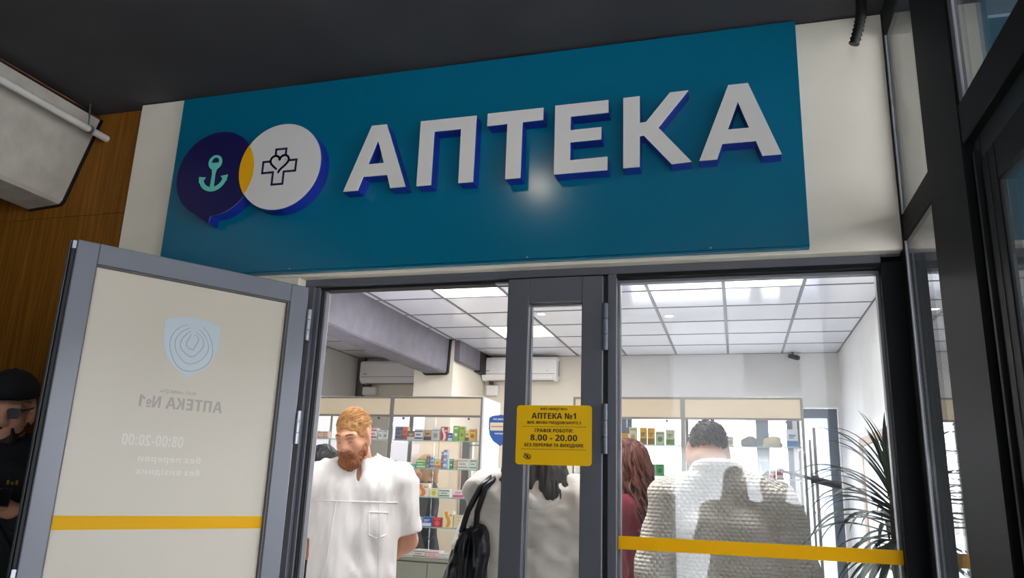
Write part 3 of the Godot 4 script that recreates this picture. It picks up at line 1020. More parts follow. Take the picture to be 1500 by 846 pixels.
# ---------------------------------------------------------------- glazed wall on the right
func build_side_glazing() -> void:
	var X := 0.556
	var g := thing("wall_right_glazing", "black framed glass wall at right angles to the shop front", "glass wall", Vector3.ZERO, 0, "", "structure")
	var bk: Material = M.frame_black
	part("wall_post", bx(Vector3(X - 0.006, 0, -0.046), Vector3(X + 0.08, SOFFIT, 0.018), 0.002), bk, g)
	part("post", bx(Vector3(X - 0.012, 0, 0.418), Vector3(X + 0.08, SOFFIT, 0.745), 0.004), bk, g)
	part("post", bx(Vector3(X - 0.012, 0, 2.0), Vector3(X + 0.08, SOFFIT, 2.2), 0.004), bk, g)
	part("top_rail", bx(Vector3(X - 0.004, 3.075, 0.018), Vector3(X + 0.08, SOFFIT, 2.2), 0.002), bk, g)
	part("transom", bx(Vector3(X - 0.003, 2.318, 0.018), Vector3(X + 0.08, 2.41, 0.418), 0.002), bk, g)
	part("transom", bx(Vector3(X - 0.010, 2.327, 0.745), Vector3(X + 0.08, 2.43, 2.2), 0.003), bk, g)
	part("sill", bx(Vector3(X - 0.003, 0, 0.018), Vector3(X + 0.08, 0.1, 0.418), 0.002), bk, g)
	# panes
	for q in [[0.1, 2.318, 0.018, 0.418], [2.41, 3.075, 0.018, 0.418], [2.43, 3.075, 0.775, 2.0]]:
		part("pane", bx(Vector3(X + 0.001, q[0], q[2]), Vector3(X + 0.008, q[1], q[3])), M.glass, g)
	var mb := MB.new()
	mb.span(Vector3(X - 0.008, 0.1, 0.405), Vector3(X + 0.0008, 2.318, 0.418), 0.001)
	mb.span(Vector3(X - 0.008, 2.41, 0.405), Vector3(X + 0.0008, 3.075, 0.418), 0.001)
	mb.span(Vector3(X - 0.004, 0.1, 0.018), Vector3(X + 0.0008, 2.318, 0.026), 0.001)
	mb.span(Vector3(X - 0.004, 2.41, 0.018), Vector3(X + 0.0008, 3.075, 0.026), 0.001)
	mb.span(Vector3(X - 0.006, 2.43, 0.745), Vector3(X + 0.0008, 3.075, 0.775), 0.001)
	part("glazing_bead", mb, M.bead, g)
	single("wall_right_outer", bx(Vector3(X - 0.012, 0, 2.2), Vector3(X + 0.09, 1.85, 4.2), 0.004), M.dark_wall, "dark parapet wall continuing the side glazing towards the square", "wall", "", "structure")
	# door in the glazed wall: recessed leaf
	var d := thing("door_4", "black framed glass door in the glazed wall on the right", "door", Vector3.ZERO, 0, "", "structure")
	mb = MB.new()
	mb.span(Vector3(X + 0.01, 0.0, 0.745), Vector3(X + 0.07, 2.327, 0.80), 0.002)
	mb.span(Vector3(X + 0.01, 2.262, 0.80), Vector3(X + 0.07, 2.327, 2.0), 0.002)
	mb.span(Vector3(X - 0.001, 0.0, 0.775), Vector3(X + 0.03, 2.29, 0.79), 0.001)
	part("rebate", mb, M.seal, d)
	part("stile", bx(Vector3(X + 0.0, 0.02, 0.83), Vector3(X + 0.05, 2.255, 0.915), 0.003), bk, d)
	part("stile", bx(Vector3(X + 0.0, 0.02, 1.9), Vector3(X + 0.05, 2.255, 1.99), 0.003), bk, d)
	part("top_rail", bx(Vector3(X + 0.0, 2.165, 0.915), Vector3(X + 0.05, 2.255, 1.9), 0.003), bk, d)
	part("bottom_rail", bx(Vector3(X + 0.0, 0.02, 0.915), Vector3(X + 0.05, 0.14, 1.9), 0.003), bk, d)
	part("pane", bx(Vector3(X + 0.008, 0.14, 0.915), Vector3(X + 0.015, 2.165, 1.9)), M.glass, d)
	part("edge_line", bx(Vector3(X - 0.0015, 0.03, 0.868), Vector3(X + 0.001, 2.25, 0.870)), M.seal, d)

# ---------------------------------------------------------------- shop shell
func build_shop_shell() -> void:
	single("floor", bx(Vector3(-4.95, -0.15, BACK - 0.1), Vector3(1.3, 0.0, -0.05)), M.floor_tile, "light grey tiled floor of the shop", "floor", "", "structure")
	single("floor_yard", bx(Vector3(-20, -0.2, -40), Vector3(20, -0.02, BACK - 0.2)), M.paving, "pale paving outside the back windows", "floor", "", "structure")
	single("wall_left", bx(Vector3(-5.05, 0, BACK - 0.2), Vector3(-4.85, 3.4, -0.3)), M.wall_white, "white left wall of the shop beside the air conditioner", "wall", "", "structure")
	single("wall_right", bx(Vector3(1.15, 0, BACK - 0.2), Vector3(1.35, 3.4, -0.3)), M.wall_white, "white right wall of the shop behind the plant", "wall", "", "structure")
	var b := thing("wall_back", "pale back wall of the shop with windows and a back door", "wall", Vector3.ZERO, 0, "", "structure")
	part("plaster_left", bx(Vector3(-4.85, 0, BACK - 0.2), Vector3(-1.46, CEIL, BACK)), M.wall_cream, b)
	part("plaster_top", bx(Vector3(-1.46, 2.48, BACK - 0.2), Vector3(1.15, CEIL, BACK)), M.wall_white, b)
	part("plaster_pier", bx(Vector3(0.62, 0, BACK - 0.2), Vector3(0.715, 2.48, BACK)), M.wall_white, b)
	part("plaster_edge", bx(Vector3(1.112, 0, BACK - 0.2), Vector3(1.15, 2.48, BACK)), M.wall_white, b)
	part("plaster_sill", bx(Vector3(-1.46, 0, BACK - 0.2), Vector3(0.62, 0.5, BACK)), M.wall_white, b)
	single("ceiling_slab", bx(Vector3(-5.05, 3.14, BACK - 0.2), Vector3(1.35, 3.4, -0.3)), M.soffit, "dark slab above the shop ceiling", "ceiling", "", "structure")
	# window in the back wall
	var w := thing("window_2", "bright back window with slate mullions behind the right showcase", "window", Vector3.ZERO, 0, "", "structure")
	for x in [-1.46, -1.33, 0.225, 0.56]:
		part("mullion", bx(Vector3(x, 0.5, BACK - 0.1), Vector3(x + (0.14 if x > -1.4 and x < 0.5 else 0.06), 2.48, BACK - 0.02), 0.003), M.door_slate, w)
	for y in [0.5, 2.40]:
		part("rail", bx(Vector3(-1.40, y, BACK - 0.1), Vector3(0.56, y + 0.08, BACK - 0.025), 0.003), M.door_slate, w)
	part("pane", bx(Vector3(-1.42, 0.58, BACK - 0.065), Vector3(0.58, 2.41, BACK - 0.057)), M.glass, w)
	# back door
	var d := thing("door_3", "slate grey back door with a bright glass pane and white outline sticker", "door", Vector3.ZERO, 0, "", "structure")
	part("stile", bx(Vector3(0.998, 0.02, BACK - 0.08), Vector3(1.10, 2.465, BACK - 0.01), 0.004), M.door_slate, d)
	part("stile", bx(Vector3(0.72, 0.02, BACK - 0.08), Vector3(0.742, 2.465, BACK - 0.01), 0.004), M.door_slate, d)
	part("top_rail", bx(Vector3(0.742, 2.362, BACK - 0.08), Vector3(0.998, 2.465, BACK - 0.012), 0.004), M.door_slate, d)
	part("bottom_rail", bx(Vector3(0.742, 0.02, BACK - 0.08), Vector3(0.998, 0.3, BACK - 0.012), 0.004), M.door_slate, d)
	var fg := mat("film_white", hexc("f0f2f6"), 0.5)
	fg.backlight_enabled = true
	fg.backlight = Color(0.9, 0.92, 0.96)
	part("pane", bx(Vector3(0.742, 0.3, BACK - 0.05), Vector3(0.998, 2.362, BACK - 0.042)), fg, d, "pane with white film")
	var sk := mat("sticker_white", hexc("ffffff"), 0.5)
	part("outline_sticker", stroke(poly([0.80, 0.95, 0.80, 1.26, 0.795, 1.29, 0.815, 1.34, 0.835, 1.29, 0.83, 1.26, 0.87, 1.26, 0.87, 1.2, 0.905, 1.2, 0.905, 1.23, 0.885, 1.23, 0.885, 0.95]), 0.012, BACK - 0.041, BACK - 0.039), sk, d, "white outline drawing of a tower")
	var fr := MB.new()
	fr.span(Vector3(0.712, 0, BACK - 0.005), Vector3(0.72, 2.485, BACK + 0.012))
	fr.span(Vector3(1.10, 0, BACK - 0.005), Vector3(1.114, 2.485, BACK + 0.012))
	fr.span(Vector3(0.72, 2.466, BACK - 0.005), Vector3(1.10, 2.485, BACK + 0.012))
	part("casing", fr, M.white_lacquer, d)
	# timber framed door in the right wall
	var e := thing("door_5", "pale door in a light timber frame in the right wall behind the plant", "door", Vector3.ZERO, 0, "", "structure")
	part("frame_post", bx(Vector3(1.12, 0, -5.36), Vector3(1.16, 2.05, -5.22), 0.003), M.timber_trim, e)
	part("frame_post", bx(Vector3(1.12, 0, -4.0), Vector3(1.16, 2.05, -3.88), 0.003), M.timber_trim, e)
	part("frame_head", bx(Vector3(1.12, 1.97, -5.22), Vector3(1.16, 2.05, -4.0), 0.003), M.timber_trim, e)
	part("leaf", bx(Vector3(1.135, 0.01, -5.22), Vector3(1.152, 1.97, -4.0), 0.002), M.white_lacquer, e)
	part("casing_head", bx(Vector3(1.14, 2.05, -5.4), Vector3(1.16, 2.16, -3.84), 0.003), M.white_lacquer, e)
	var kb := MB.new()
	kb.ball(Vector3(1.11, 1.0, -4.1), Vector3(0.025, 0.025, 0.025), 10)
	part("knob", kb, M.steel, e)
	# pier and beam
	single("wall_pier", bx(Vector3(-3.54, 0, BACK), Vector3(-3.06, CEIL, -5.47), 0.004), M.wall_cream, "cream pier standing under the end of the grey ceiling beam", "pier", "", "structure")
	var bm := thing("ceiling_beam", "grey painted beam running under the shop ceiling towards the pier", "beam", Vector3.ZERO, 0, "", "structure")
	var mb := MB.new()
	mb.prism(poly([-3.11, CEIL + 0.02, -3.125, 2.73, -3.14, 2.715, -3.38, 2.71, -3.40, 2.73, -3.41, CEIL + 0.02]), -5.42, -0.36)
	part("beam_body", mb, M.beam_grey, bm)
	mb = MB.new()
	mb.prism(poly([-3.095, CEIL + 0.02, -3.11, 2.72, -3.13, 2.70, -3.39, 2.695, -3.415, 2.715, -3.43, CEIL + 0.02]), -5.475, -5.42)
	part("end_seal", mb, M.seal, bm)
	mb = MB.new()
	mb.span(Vector3(-3.06, 2.86, -6.2), Vector3(-2.99, CEIL, -5.47), 0.004)
	part("side_duct", mb, M.beam_grey, bm)
	part("side_duct_end", bx(Vector3(-3.06, 2.84, BACK), Vector3(-2.985, CEIL, -6.2), 0.004), M.seal, bm)
	single("trim_corner", bx(Vector3(-4.85, 2.55, BACK), Vector3(-4.74, CEIL, BACK + 0.06), 0.003), M.ac_dark, "dark corner boxing beside the left air conditioner", "trim", "", "structure")

# ---------------------------------------------------------------- suspended ceiling
func build_ceiling() -> void:
	var c := thing("ceiling", "suspended ceiling of glossy white square tiles in a grey grid", "ceiling", Vector3.ZERO, 0, "", "structure")
	var lights := {"8,5": 1, "4,2": 1, "4,5": 1, "7,9": 1, "5,9": 1, "1,5": 1}
	var tm := bx(Vector3(-0.288, 0, -0.298), Vector3(0.288, 0.02, 0.298), 0.002).mesh()
	for i in 10:
		for j in 10:
			var x := -4.55 + 0.6 * i
			var z := BACK + 0.31 + 0.62 * j
			if lights.has("%d,%d" % [i, j]):
				panel_light(Vector3(x, CEIL, z), "%d,%d" % [i, j])
				continue
			if x > -3.5 and x < -3.0 and z < -5.3:
				continue
			var t := partm("ceiling_tile", tm, M.tile_gloss, c)
			t.position = Vector3(x, CEIL, z)
	part("front_filler", bx(Vector3(-4.85, CEIL, -0.43), Vector3(1.15, CEIL + 0.02, -0.3)), M.tile_gloss, c)
	for i in 11:
		var x := -4.85 + 0.6 * i
		part("main_runner", bx(Vector3(x - 0.0125, CEIL - 0.005, BACK), Vector3(x + 0.0125, CEIL + 0.03, -0.36), 0.001), M.grid_grey, c)
	for j in 11:
		var z := BACK + 0.62 * j
		part("cross_runner", bx(Vector3(-4.85, CEIL - 0.0035, z - 0.011), Vector3(1.15, CEIL + 0.03, z + 0.011), 0.001), M.grid_grey, c)
	var k := 0
	for q in [Vector3(-0.56, CEIL, -4.49), Vector3(-1.74, CEIL, -4.26)]:
		var t := thing("spot_lamp", ["small round ceiling spot lamp above the right showcase", "small round ceiling spot lamp seen through the narrow door"][k], "lamp", q)
		k += 1
		var mb := MB.new()
		mb.lathe(PackedVector2Array([Vector2(0.035, -0.001), Vector2(0.047, -0.006), Vector2(0.05, -0.001)]), Vector3.ZERO, 20)
		part("rim", mb, M.ac_white, t)
		mb = MB.new()
		mb.lathe(PackedVector2Array([Vector2(0.0, -0.003), Vector2(0.035, -0.003), Vector2(0.035, -0.0005)]), Vector3.ZERO, 20)
		part("lamp_disc", mb, M.spot_light, t)
		var l := SpotLight3D.new()
		l.name = "lamp_beam"
		t.add_child(l)
		l.position = Vector3(0, -0.01, 0)
		l.rotation.x = -PI / 2
		l.spot_angle = 60
		l.light_color = Color(1, 0.93, 0.84)
		l.light_energy = 0.2
		l.light_size = 0.035
		l.spot_range = 10
		l.spot_attenuation = 2
		l.shadow_enabled = true

func panel_light(at: Vector3, key: String) -> void:
	var where: String = {"8,5": "before the right showcase", "4,2": "nearest the pier and right air conditioner", "4,5": "just behind the door head", "7,9": "just inside the shop window", "5,9": "just inside the open door", "1,5": "left of the grey beam"}[key]
	var t := thing("ceiling_panel_light", "square white ceiling panel light " + where, "lamp", at, 0, "panel lights in the tile grid")
	var mb := MB.new()
	for s in [[-0.298, -0.308, -0.283, 0.308], [0.283, -0.308, 0.298, 0.308], [-0.283, -0.308, 0.283, -0.293], [-0.283, 0.293, 0.283, 0.308]]:
		mb.span(Vector3(s[0], -0.002, s[1]), Vector3(s[2], 0.012, s[3]), 0.001)
	part("frame", mb, M.ac_white, t)
	part("lamp_diffuser", bx(Vector3(-0.283, 0.001, -0.293), Vector3(0.283, 0.01, 0.293)), M.panel_light, t)
	var l := AreaLight3D.new()
	l.name = "lamp_glow"
	t.add_child(l)
	l.position = Vector3(0, -0.004, 0)
	l.rotation.x = -PI / 2
	l.area_size = Vector2(0.56, 0.58)
	l.light_color = Color(0.98, 0.985, 1.0)
	l.light_energy = PANEL_ENERGY
	l.area_range = 14
	l.area_attenuation = 2
	l.shadow_enabled = true

# ---------------------------------------------------------------- showcases
func build_showcases() -> void:
	var k := 0
	for q in [[-3.40, -2.635], [-2.635, -1.872], [-1.16, -0.36], [-0.36, 0.452]]:
		var x0: float = q[0]
		var x1: float = q[1]
		var zf := -3.0
		var zb := -3.42
		var t := thing("showcase", ["glass-front medicine showcase, left half, behind the bearded man", "glass-front medicine showcase with colourful boxes between man and narrow door", "backlit glass showcase behind the woman in dark red", "backlit glass showcase behind the man in the quilted jacket"][k], "showcase", Vector3.ZERO, 0, "glass showcases across the shop")
		var p := 0.016
		for xx in [x0, x1 - p]:
			for zz in [zf - p, zb]:
				part("post", bx(Vector3(xx, 0, zz), Vector3(xx + p, 2.165, zz + p), 0.0015), M.showcase_metal, t)
		part("header_panel", bx(Vector3(x0 + p, 2.02, zf - 0.014), Vector3(x1 - p, 2.15, zf - 0.006)), M.header_cream, t)
		part("top_rail", bx(Vector3(x0 + p, 2.15, zf - p), Vector3(x1 - p, 2.165, zf), 0.001), M.showcase_metal, t)
		part("head_rail", bx(Vector3(x0 + p, 2.004, zf - p), Vector3(x1 - p, 2.02, zf), 0.001), M.showcase_metal, t)
		part("roof_panel", bx(Vector3(x0 + p, 2.15, zb), Vector3(x1 - p, 2.163, zf - p)), M.white_lacquer, t)
		for y in [1.826, 1.612, 1.400, 1.180]:
			part("shelf", bx(Vector3(x0 + p, y - 0.008, zb + 0.02), Vector3(x1 - p, y, zf - 0.03)), M.shelf_glass, t)
			part("shelf_edge", bx(Vector3(x0 + p, y - 0.008, zf - 0.0298), Vector3(x1 - p, y, zf - 0.027)), M.glass_edge, t)
		part("cabinet_body", bx(Vector3(x0 + 0.002, 0.06, zb), Vector3(x1 - 0.002, 0.93, zf - 0.022), 0.002), M.cabinet_sage, t)
		part("cabinet_top", bx(Vector3(x0 + p, 0.93, zb), Vector3(x1 - p, 0.952, zf - 0.01), 0.002), M.cabinet_sage, t)
		for h in 2:
			var xa := lerpf(x0 + p, x1 - p, h * 0.5)
			var xb := lerpf(x0 + p, x1 - p, h * 0.5 + 0.5)
			var dr := part("cabinet_door", bx(Vector3(xa + 0.002, 0.08, zf - 0.021), Vector3(xb - 0.002, 0.92, zf - 0.003), 0.002), M.cabinet_sage, t)
			part("handle", bx(Vector3((xb if h == 0 else xa) - 0.03 + 0.05 * h, 0.6, zf - 0.003), Vector3((xb if h == 0 else xa) - 0.02 + 0.05 * h, 0.75, zf + 0.012), 0.002), M.steel, dr)
			var gd := part("glass_door", bx(Vector3(xa + 0.001, 0.955, zf - 0.009), Vector3(xb - 0.001, 2.002, zf - 0.005)), M.glass, t)
			var mb := MB.new()
			mb.lathe(PackedVector2Array([Vector2(0.0, 0.012), Vector2(0.009, 0.01), Vector2(0.009, 0.0)]), Vector3.ZERO, 10)
			var lk := part("door_pivot", mb, M.frame_grey, gd)
			lk.position = Vector3(lerpf(xa, xb, 0.25 + 0.5 * h), 1.992, zf - 0.005)
			lk.rotation.x = PI / 2
		if k == 1:
			part("side_panel", bx(Vector3(x1 - 0.001, 0.0, zb), Vector3(x1 + 0.014, 2.16, zf - 0.002), 0.001), M.white_lacquer, t, "white side panel")
		if k == 3:
			part("side_panel", bx(Vector3(x1 - 0.002, 0.0, zb), Vector3(x1 + 0.004, 2.16, zf - p), 0.001), M.glass_edge, t)
		k += 1
	# furniture seen through the left showcases
	var cb := thing("cream_cabinet", "tall cream cupboard seen through the colourful showcase", "cupboard")
	part("body", bx(Vector3(-2.93, 0, -4.75), Vector3(-2.52, 1.89, -4.32), 0.004), M.header_cream, cb)
	part("top", bx(Vector3(-2.94, 1.89, -4.76), Vector3(-2.51, 1.91, -4.305), 0.003), M.header_cream, cb)
	part("door", bx(Vector3(-2.925, 0.08, -4.32), Vector3(-2.727, 1.87, -4.303), 0.003), M.header_cream, cb)
	part("door", bx(Vector3(-2.723, 0.08, -4.32), Vector3(-2.525, 1.87, -4.303), 0.003), M.header_cream, cb)
	cb = thing("white_cabinet", "narrow white cupboard behind the left part of the colourful showcase", "cupboard")
	part("body", bx(Vector3(-3.27, 0, -4.7), Vector3(-3.05, 2.3, -4.32), 0.004), M.white_lacquer, cb)
	part("door", bx(Vector3(-3.265, 0.05, -4.32), Vector3(-3.055, 2.28, -4.303), 0.003), M.white_lacquer, cb)
	cb = thing("white_cabinet", "wide white cupboard at the far left behind the showcase", "cupboard")
	part("body", bx(Vector3(-4.3, 0, -4.7), Vector3(-3.72, 2.32, -4.32), 0.004), M.white_lacquer, cb)
	part("door", bx(Vector3(-4.295, 0.05, -4.32), Vector3(-3.725, 2.3, -4.303), 0.003), M.white_lacquer, cb)
	cb = thing("grey_post", "dark grey square post beside the cream cupboard", "post")
	part("shaft", bx(Vector3(-2.495, 0, -4.4), Vector3(-2.42, 1.95, -4.32), 0.003), M.ac_dark, cb)
	part("arm", bx(Vector3(-2.42, 1.86, -4.38), Vector3(-2.2, 1.885, -4.34), 0.003), M.ac_dark, cb)
	part("foot", bx(Vector3(-2.505, 0, -4.46), Vector3(-2.36, 0.02, -4.26), 0.003), M.ac_dark, cb)

# ---------------------------------------------------------------- boxes on the shelves
const BOXES := [
	["a1", -2.621, -2.562, 0.104, "5b7da0", "7a3040", 2, "blue and maroon"],
	["a1", -2.560, -2.515, 0.105, "d8763a", "b03a2a", 1, "orange and red"],
	["a1", -2.515, -2.449, 0.072, "8c5a45", "d9d0c8", 1, "brown and white"],
	["a1", -2.449, -2.377, 0.087, "dcdce0", "3a4470", 2, "white and navy striped"],
	["a1", -2.377, -2.309, 0.083, "c9a878", "4a3a34", 1, "tan and dark brown"],
	["a1", -2.309, -2.240, 0.095, "d4d4cc", "9aa0a8", 3, "pale grey"],
	["a1", -2.233, -2.172, 0.109, "c8202c", "f0e6e0", 4, "tall red"],
	["a1", -2.172, -2.134, 0.062, "3a5aa8", "dfe4ee", 1, "short blue"],
	["a1", -2.124, -2.078, 0.116, "7cb648", "e4efd0", 3, "light green"],
	["a1", -2.078, -2.030, 0.113, "a8b830", "5a8a2a", 3, "yellow-green"],
	["a1", -2.026, -1.994, 0.083, "e0d890", "3c5a2c", 1, "pale yellow and dark green"],
	["a1", -1.994, -1.937, 0.093, "e8b020", "a85018", 3, "bright yellow"],
	["a2", -2.648, -2.597, 0.058, "d8c8a8", "a08a68", 1, "cream"],
	["a2", -2.593, -2.502, 0.046, "d8c4a0", "b89a70", 2, "flat beige"],
	["a2", -2.498, -2.429, 0.030, "58b0a4", "d8ece8", 1, "flat teal"],
	["a2", -2.422, -2.344, 0.070, "6cb84c", "e6f0dc", 2, "flat green"],
	["a2", -2.340, -2.310, 0.098, "9a8478", "5a4a48", 3, "grey-brown"],
	["a2", -2.308, -2.270, 0.095, "a8c8dc", "4a78a8", 2, "light blue"],
	["a2", -2.267, -2.217, 0.073, "ecd070", "d86a30", 1, "yellow and orange"],
	["a2", -2.215, -2.196, 0.130, "8a6a90", "d8c8d8", 3, "slim mauve"],
	["a2", -2.195, -2.162, 0.145, "8a9cb8", "e0e4ec", 2, "tall grey-blue"],
	["a2", -2.148, -2.115, 0.077, "48a060", "d8ecd8", 3, "green upright"],
	["a2", -2.112, -2.083, 0.073, "ecd0b8", "c89878", 2, "peach"],
	["a2", -2.079, -1.989, 0.081, "ece6d8", "b8ac98", 2, "wide white"],
	["a2", -1.980, -1.925, 0.081, "e4e8dc", "58a068", 2, "white and green"],
	["a3", -2.468, -2.445, 0.129, "e0e8d8", "5aa050", 2, "slim white-green"],
	["a3", -2.443, -2.406, 0.081, "5a8a3a", "d8c840", 1, "green and yellow"],
	["a3", -2.403, -2.300, 0.100, "f0e4c8", "e88020", 4, "white and orange"],
	["a3", -2.294, -2.225, 0.065, "f0ecc8", "d8c840", 3, "cream with a yellow disc"],
	["a3", -2.217, -2.131, 0.060, "e8ece4", "4a8a5a", 2, "white with a green stripe"],
	["a3", -2.105, -2.012, 0.060, "f0e4e4", "e06a88", 1, "white and pink"],
	["a3", -2.009, -1.930, 0.056, "e8e4e0", "4a9a6a", 2, "white, green and red"],
	["a4", -2.476, -2.447, 0.095, "e0ecd8", "5aa858", 2, "slim green-white"],
	["a4", -2.442, -2.345, 0.066, "f0e4e0", "c83040", 2, "white with red stripes"],
	["a4", -2.341, -2.262, 0.072, "3068b0", "dce4f0", 1, "blue"],
	["a4", -2.257, -2.179, 0.068, "c82830", "e86a60", 3, "square red"],
	["a4", -2.174, -2.090, 0.124, "f4e8c0", "f0a820", 4, "tall white and yellow"],
	["a4", -2.084, -1.937, 0.093, "ecd8b0", "d8c090", 3, "wide cream"],
	["a5", -2.506, -2.405, 0.041, "ece4d8", "9a9a90", 2, "flat white"],
	["a5", -2.401, -2.301, 0.055, "e8e0d4", "5a6a60", 2, "flat white and grey"],
	["a5", -2.297, -2.190, 0.051, "f0d8d8", "d88a98", 2, "flat pink"],
	["a5", -2.185, -2.108, 0.036, "ece8e0", "a8a8a0", 2, "flat pale"],
	["a5", -2.106, -2.027, 0.018, "d84038", "f0d8d0", 1, "flat red"],
	["b1", -3.367, -3.332, 0.058, "e8c8b0", "d87848", 2, "small orange and white"],
	["b1", -3.330, -3.295, 0.062, "e8c0a8", "c86848", 2, "small salmon"],
	["b1", -3.292, -3.259, 0.058, "ecd0bc", "d88858", 2, "small peach"],
	["b1", -3.256, -3.219, 0.060, "e4c4b0", "b86858", 2, "small pink"],
	["b1", -2.847, -2.774, 0.089, "ece4e0", "c04048", 2, "white and red"],
	["b1", -2.769, -2.727, 0.075, "e8ece8", "a0b0a8", 3, "white slim"],
	["b1", -2.724, -2.683, 0.075, "e4e4e0", "8aa098", 3, "white and grey-green"],
	["c1", -0.823, -0.756, 0.080, "d8a830", "c89020", 3, "amber"],
	["c1", -0.752, -0.693, 0.126, "d4cdb0", "a89a58", 3, "pale with gold print"],
	["c1", -0.674, -0.623, 0.123, "d8a428", "7a5a10", 1, "gold, left of the gold pair"],
	["c1", -0.620, -0.566, 0.123, "d8a428", "8a6a18", 1, "gold, right of the gold pair"],
	["c1", -0.561, -0.495, 0.097, "b8bca0", "5a8050", 3, "sage"],
	["c1", -0.489, -0.423, 0.111, "c4c4b0", "6a9030", 1, "pale with green leaf print"],
	["c1", -0.065, -0.014, 0.069, "b8b090", "8a8468", 3, "olive"],
	["c1", 0.338, 0.415, 0.123, "e8eef4", "3a8ac8", 1, "white and blue"],
	["c2", -0.630, -0.567, 0.079, "2a8a3a", "1a5a28", 3, "dark green"],
	["c2", -0.565, -0.502, 0.079, "3a9a48", "206030", 3, "mid green"],
	["c2", 0.213, 0.259, 0.067, "d8d4d0", "c02838", 1, "white and red"],
	["c2", 0.261, 0.309, 0.072, "c02838", "e8d0d0", 1, "crimson"],
]

func build_products() -> void:
	var shelf_y := {"a1": 1.826, "b1": 1.826, "c1": 1.826, "a2": 1.612, "c2": 1.612, "a3": 1.400, "a4": 1.180, "a5": 0.952}
	var where := {"a1": "top shelf of the colourful showcase", "a2": "second shelf of the colourful showcase", "a3": "third shelf of the colourful showcase", "a4": "fourth shelf of the colourful showcase", "a5": "bottom of the colourful showcase", "b1": "top shelf behind the bearded man", "c1": "top shelf of the backlit showcases", "c2": "second shelf of the backlit showcases"}
	var rng := RandomNumberGenerator.new()
	rng.seed = 21
	for q in BOXES:
		var x0: float = q[1] + 0.001
		var x1: float = q[2] - 0.001
		var h: float = q[3]
		var y0: float = shelf_y[q[0]]
		var flat: bool = (q[7] as String).begins_with("flat")
		var dp := 0.11 if flat else rng.randf_range(0.035, 0.06)
		var z1 := -3.055 - rng.randf_range(0.0, 0.015)
		var ca: Color = hexc(q[4]).srgb_to_linear()
		var cb: Color = hexc(q[5]).srgb_to_linear()
		var mb := MB.new()
		var w := x1 - x0
		mb.col = ca
		mb.box(Vector3(0, h * 0.5, -dp * 0.5), Vector3(w, h, dp), 0.0012)
		# printed front: bands, block or disc, and text lines
		mb.col = cb
		var e := 0.0004
		var pr := func(ax: float, ay: float, bx_: float, by: float) -> void:
			mb.quad(Vector3(ax * w, ay * h, e), Vector3(bx_ * w, ay * h, e), Vector3(bx_ * w, by * h, e), Vector3(ax * w, by * h, e), Vector3(0, 0, 1))
		var kind: int = q[6]
		if kind == 1:
			pr.call(-0.48, 0.04, 0.48, 0.36)
			pr.call(-0.3, 0.62, 0.3, 0.7)
			pr.call(-0.3, 0.5, 0.15, 0.55)
		elif kind == 2:
			pr.call(-0.48, 0.12, 0.48, 0.26)
			pr.call(-0.48, 0.74, 0.48, 0.86)
			pr.call(-0.34, 0.44, 0.26, 0.54)
		elif kind == 3:
			for i in 10:
				var a0 := TAU * i / 10.0
				var a1 := TAU * (i + 1) / 10.0
				var rr := 0.3 * minf(w, h)
				mb.tri(Vector3(0, h * 0.42, e), Vector3(cos(a0) * rr, h * 0.42 + sin(a0) * rr, e), Vector3(cos(a1) * rr, h * 0.42 + sin(a1) * rr, e), Vector3(0, 0, 1))
			pr.call(-0.36, 0.8, 0.36, 0.88)
		else:
			for i in 8:
				var a0 := i / 8.0
				var a1 := (i + 1) / 8.0
				var s0 := 0.16 * sin(a0 * 5.0)
				var s1 := 0.16 * sin(a1 * 5.0)
				mb.quad(Vector3((-0.22 + s0) * w, a0 * h * 0.9 + 0.02 * h, e), Vector3((0.12 + s0) * w, a0 * h * 0.9 + 0.02 * h, e), Vector3((0.12 + s1) * w, a1 * h * 0.9 + 0.02 * h, e), Vector3((-0.22 + s1) * w, a1 * h * 0.9 + 0.02 * h, e), Vector3(0, 0, 1))
			pr.call(0.1, 0.66, 0.42, 0.76)
		mb.col = ca.lerp(Color(0.03, 0.03, 0.05), 0.7)
		if h > 0.06:
			pr.call(-0.32, 0.58, 0.2, 0.6)
		var o := single("medicine_box", mb, M.print, "%s medicine box on the %s" % [q[7], where[q[0]]], "box", "boxes on the %s" % where[q[0]])
		o.position = Vector3((x0 + x1) * 0.5, y0, z1)
	# two soft packs on the right showcase
	var sp := [[0.03, 0.15, 0.09, "777672", "grey rounded soft pack on the top shelf of the backlit showcase"], [0.18, 0.315, 0.092, "cbbd98", "beige cushion-like soft pack on the top shelf of the backlit showcase"]]
	for q in sp:
		var f := Field.new(Vector3(-0.09, -0.01, -0.06), Vector3(0.09, 0.12, 0.06), 0.006, 120.0)
		var w: float = q[1] - q[0]
		f.ell(Vector3(0, q[2] * 0.42, 0), Vector3(w * 0.42, q[2] * 0.44, 0.03))
		f.cap(Vector3(-w * 0.36, 0.014, 0), Vector3(w * 0.36, 0.014, 0), 0.014, 0.014)
		f.done(0.006, Vector3(22, 22, 22), 5)
		f.cut(Vector3(0, 0.001, 0), Vector3(0, -1, 0))
		var mb := MB.new()
		f.emit(mb)
		var o := single("soft_pack", mb, mat("pack_" + q[3], hexc(q[3]), 0.5), q[4], "pack", "soft packs on the right showcase")
		o.position = Vector3((q[0] + q[1]) * 0.5, 1.826, -3.09)

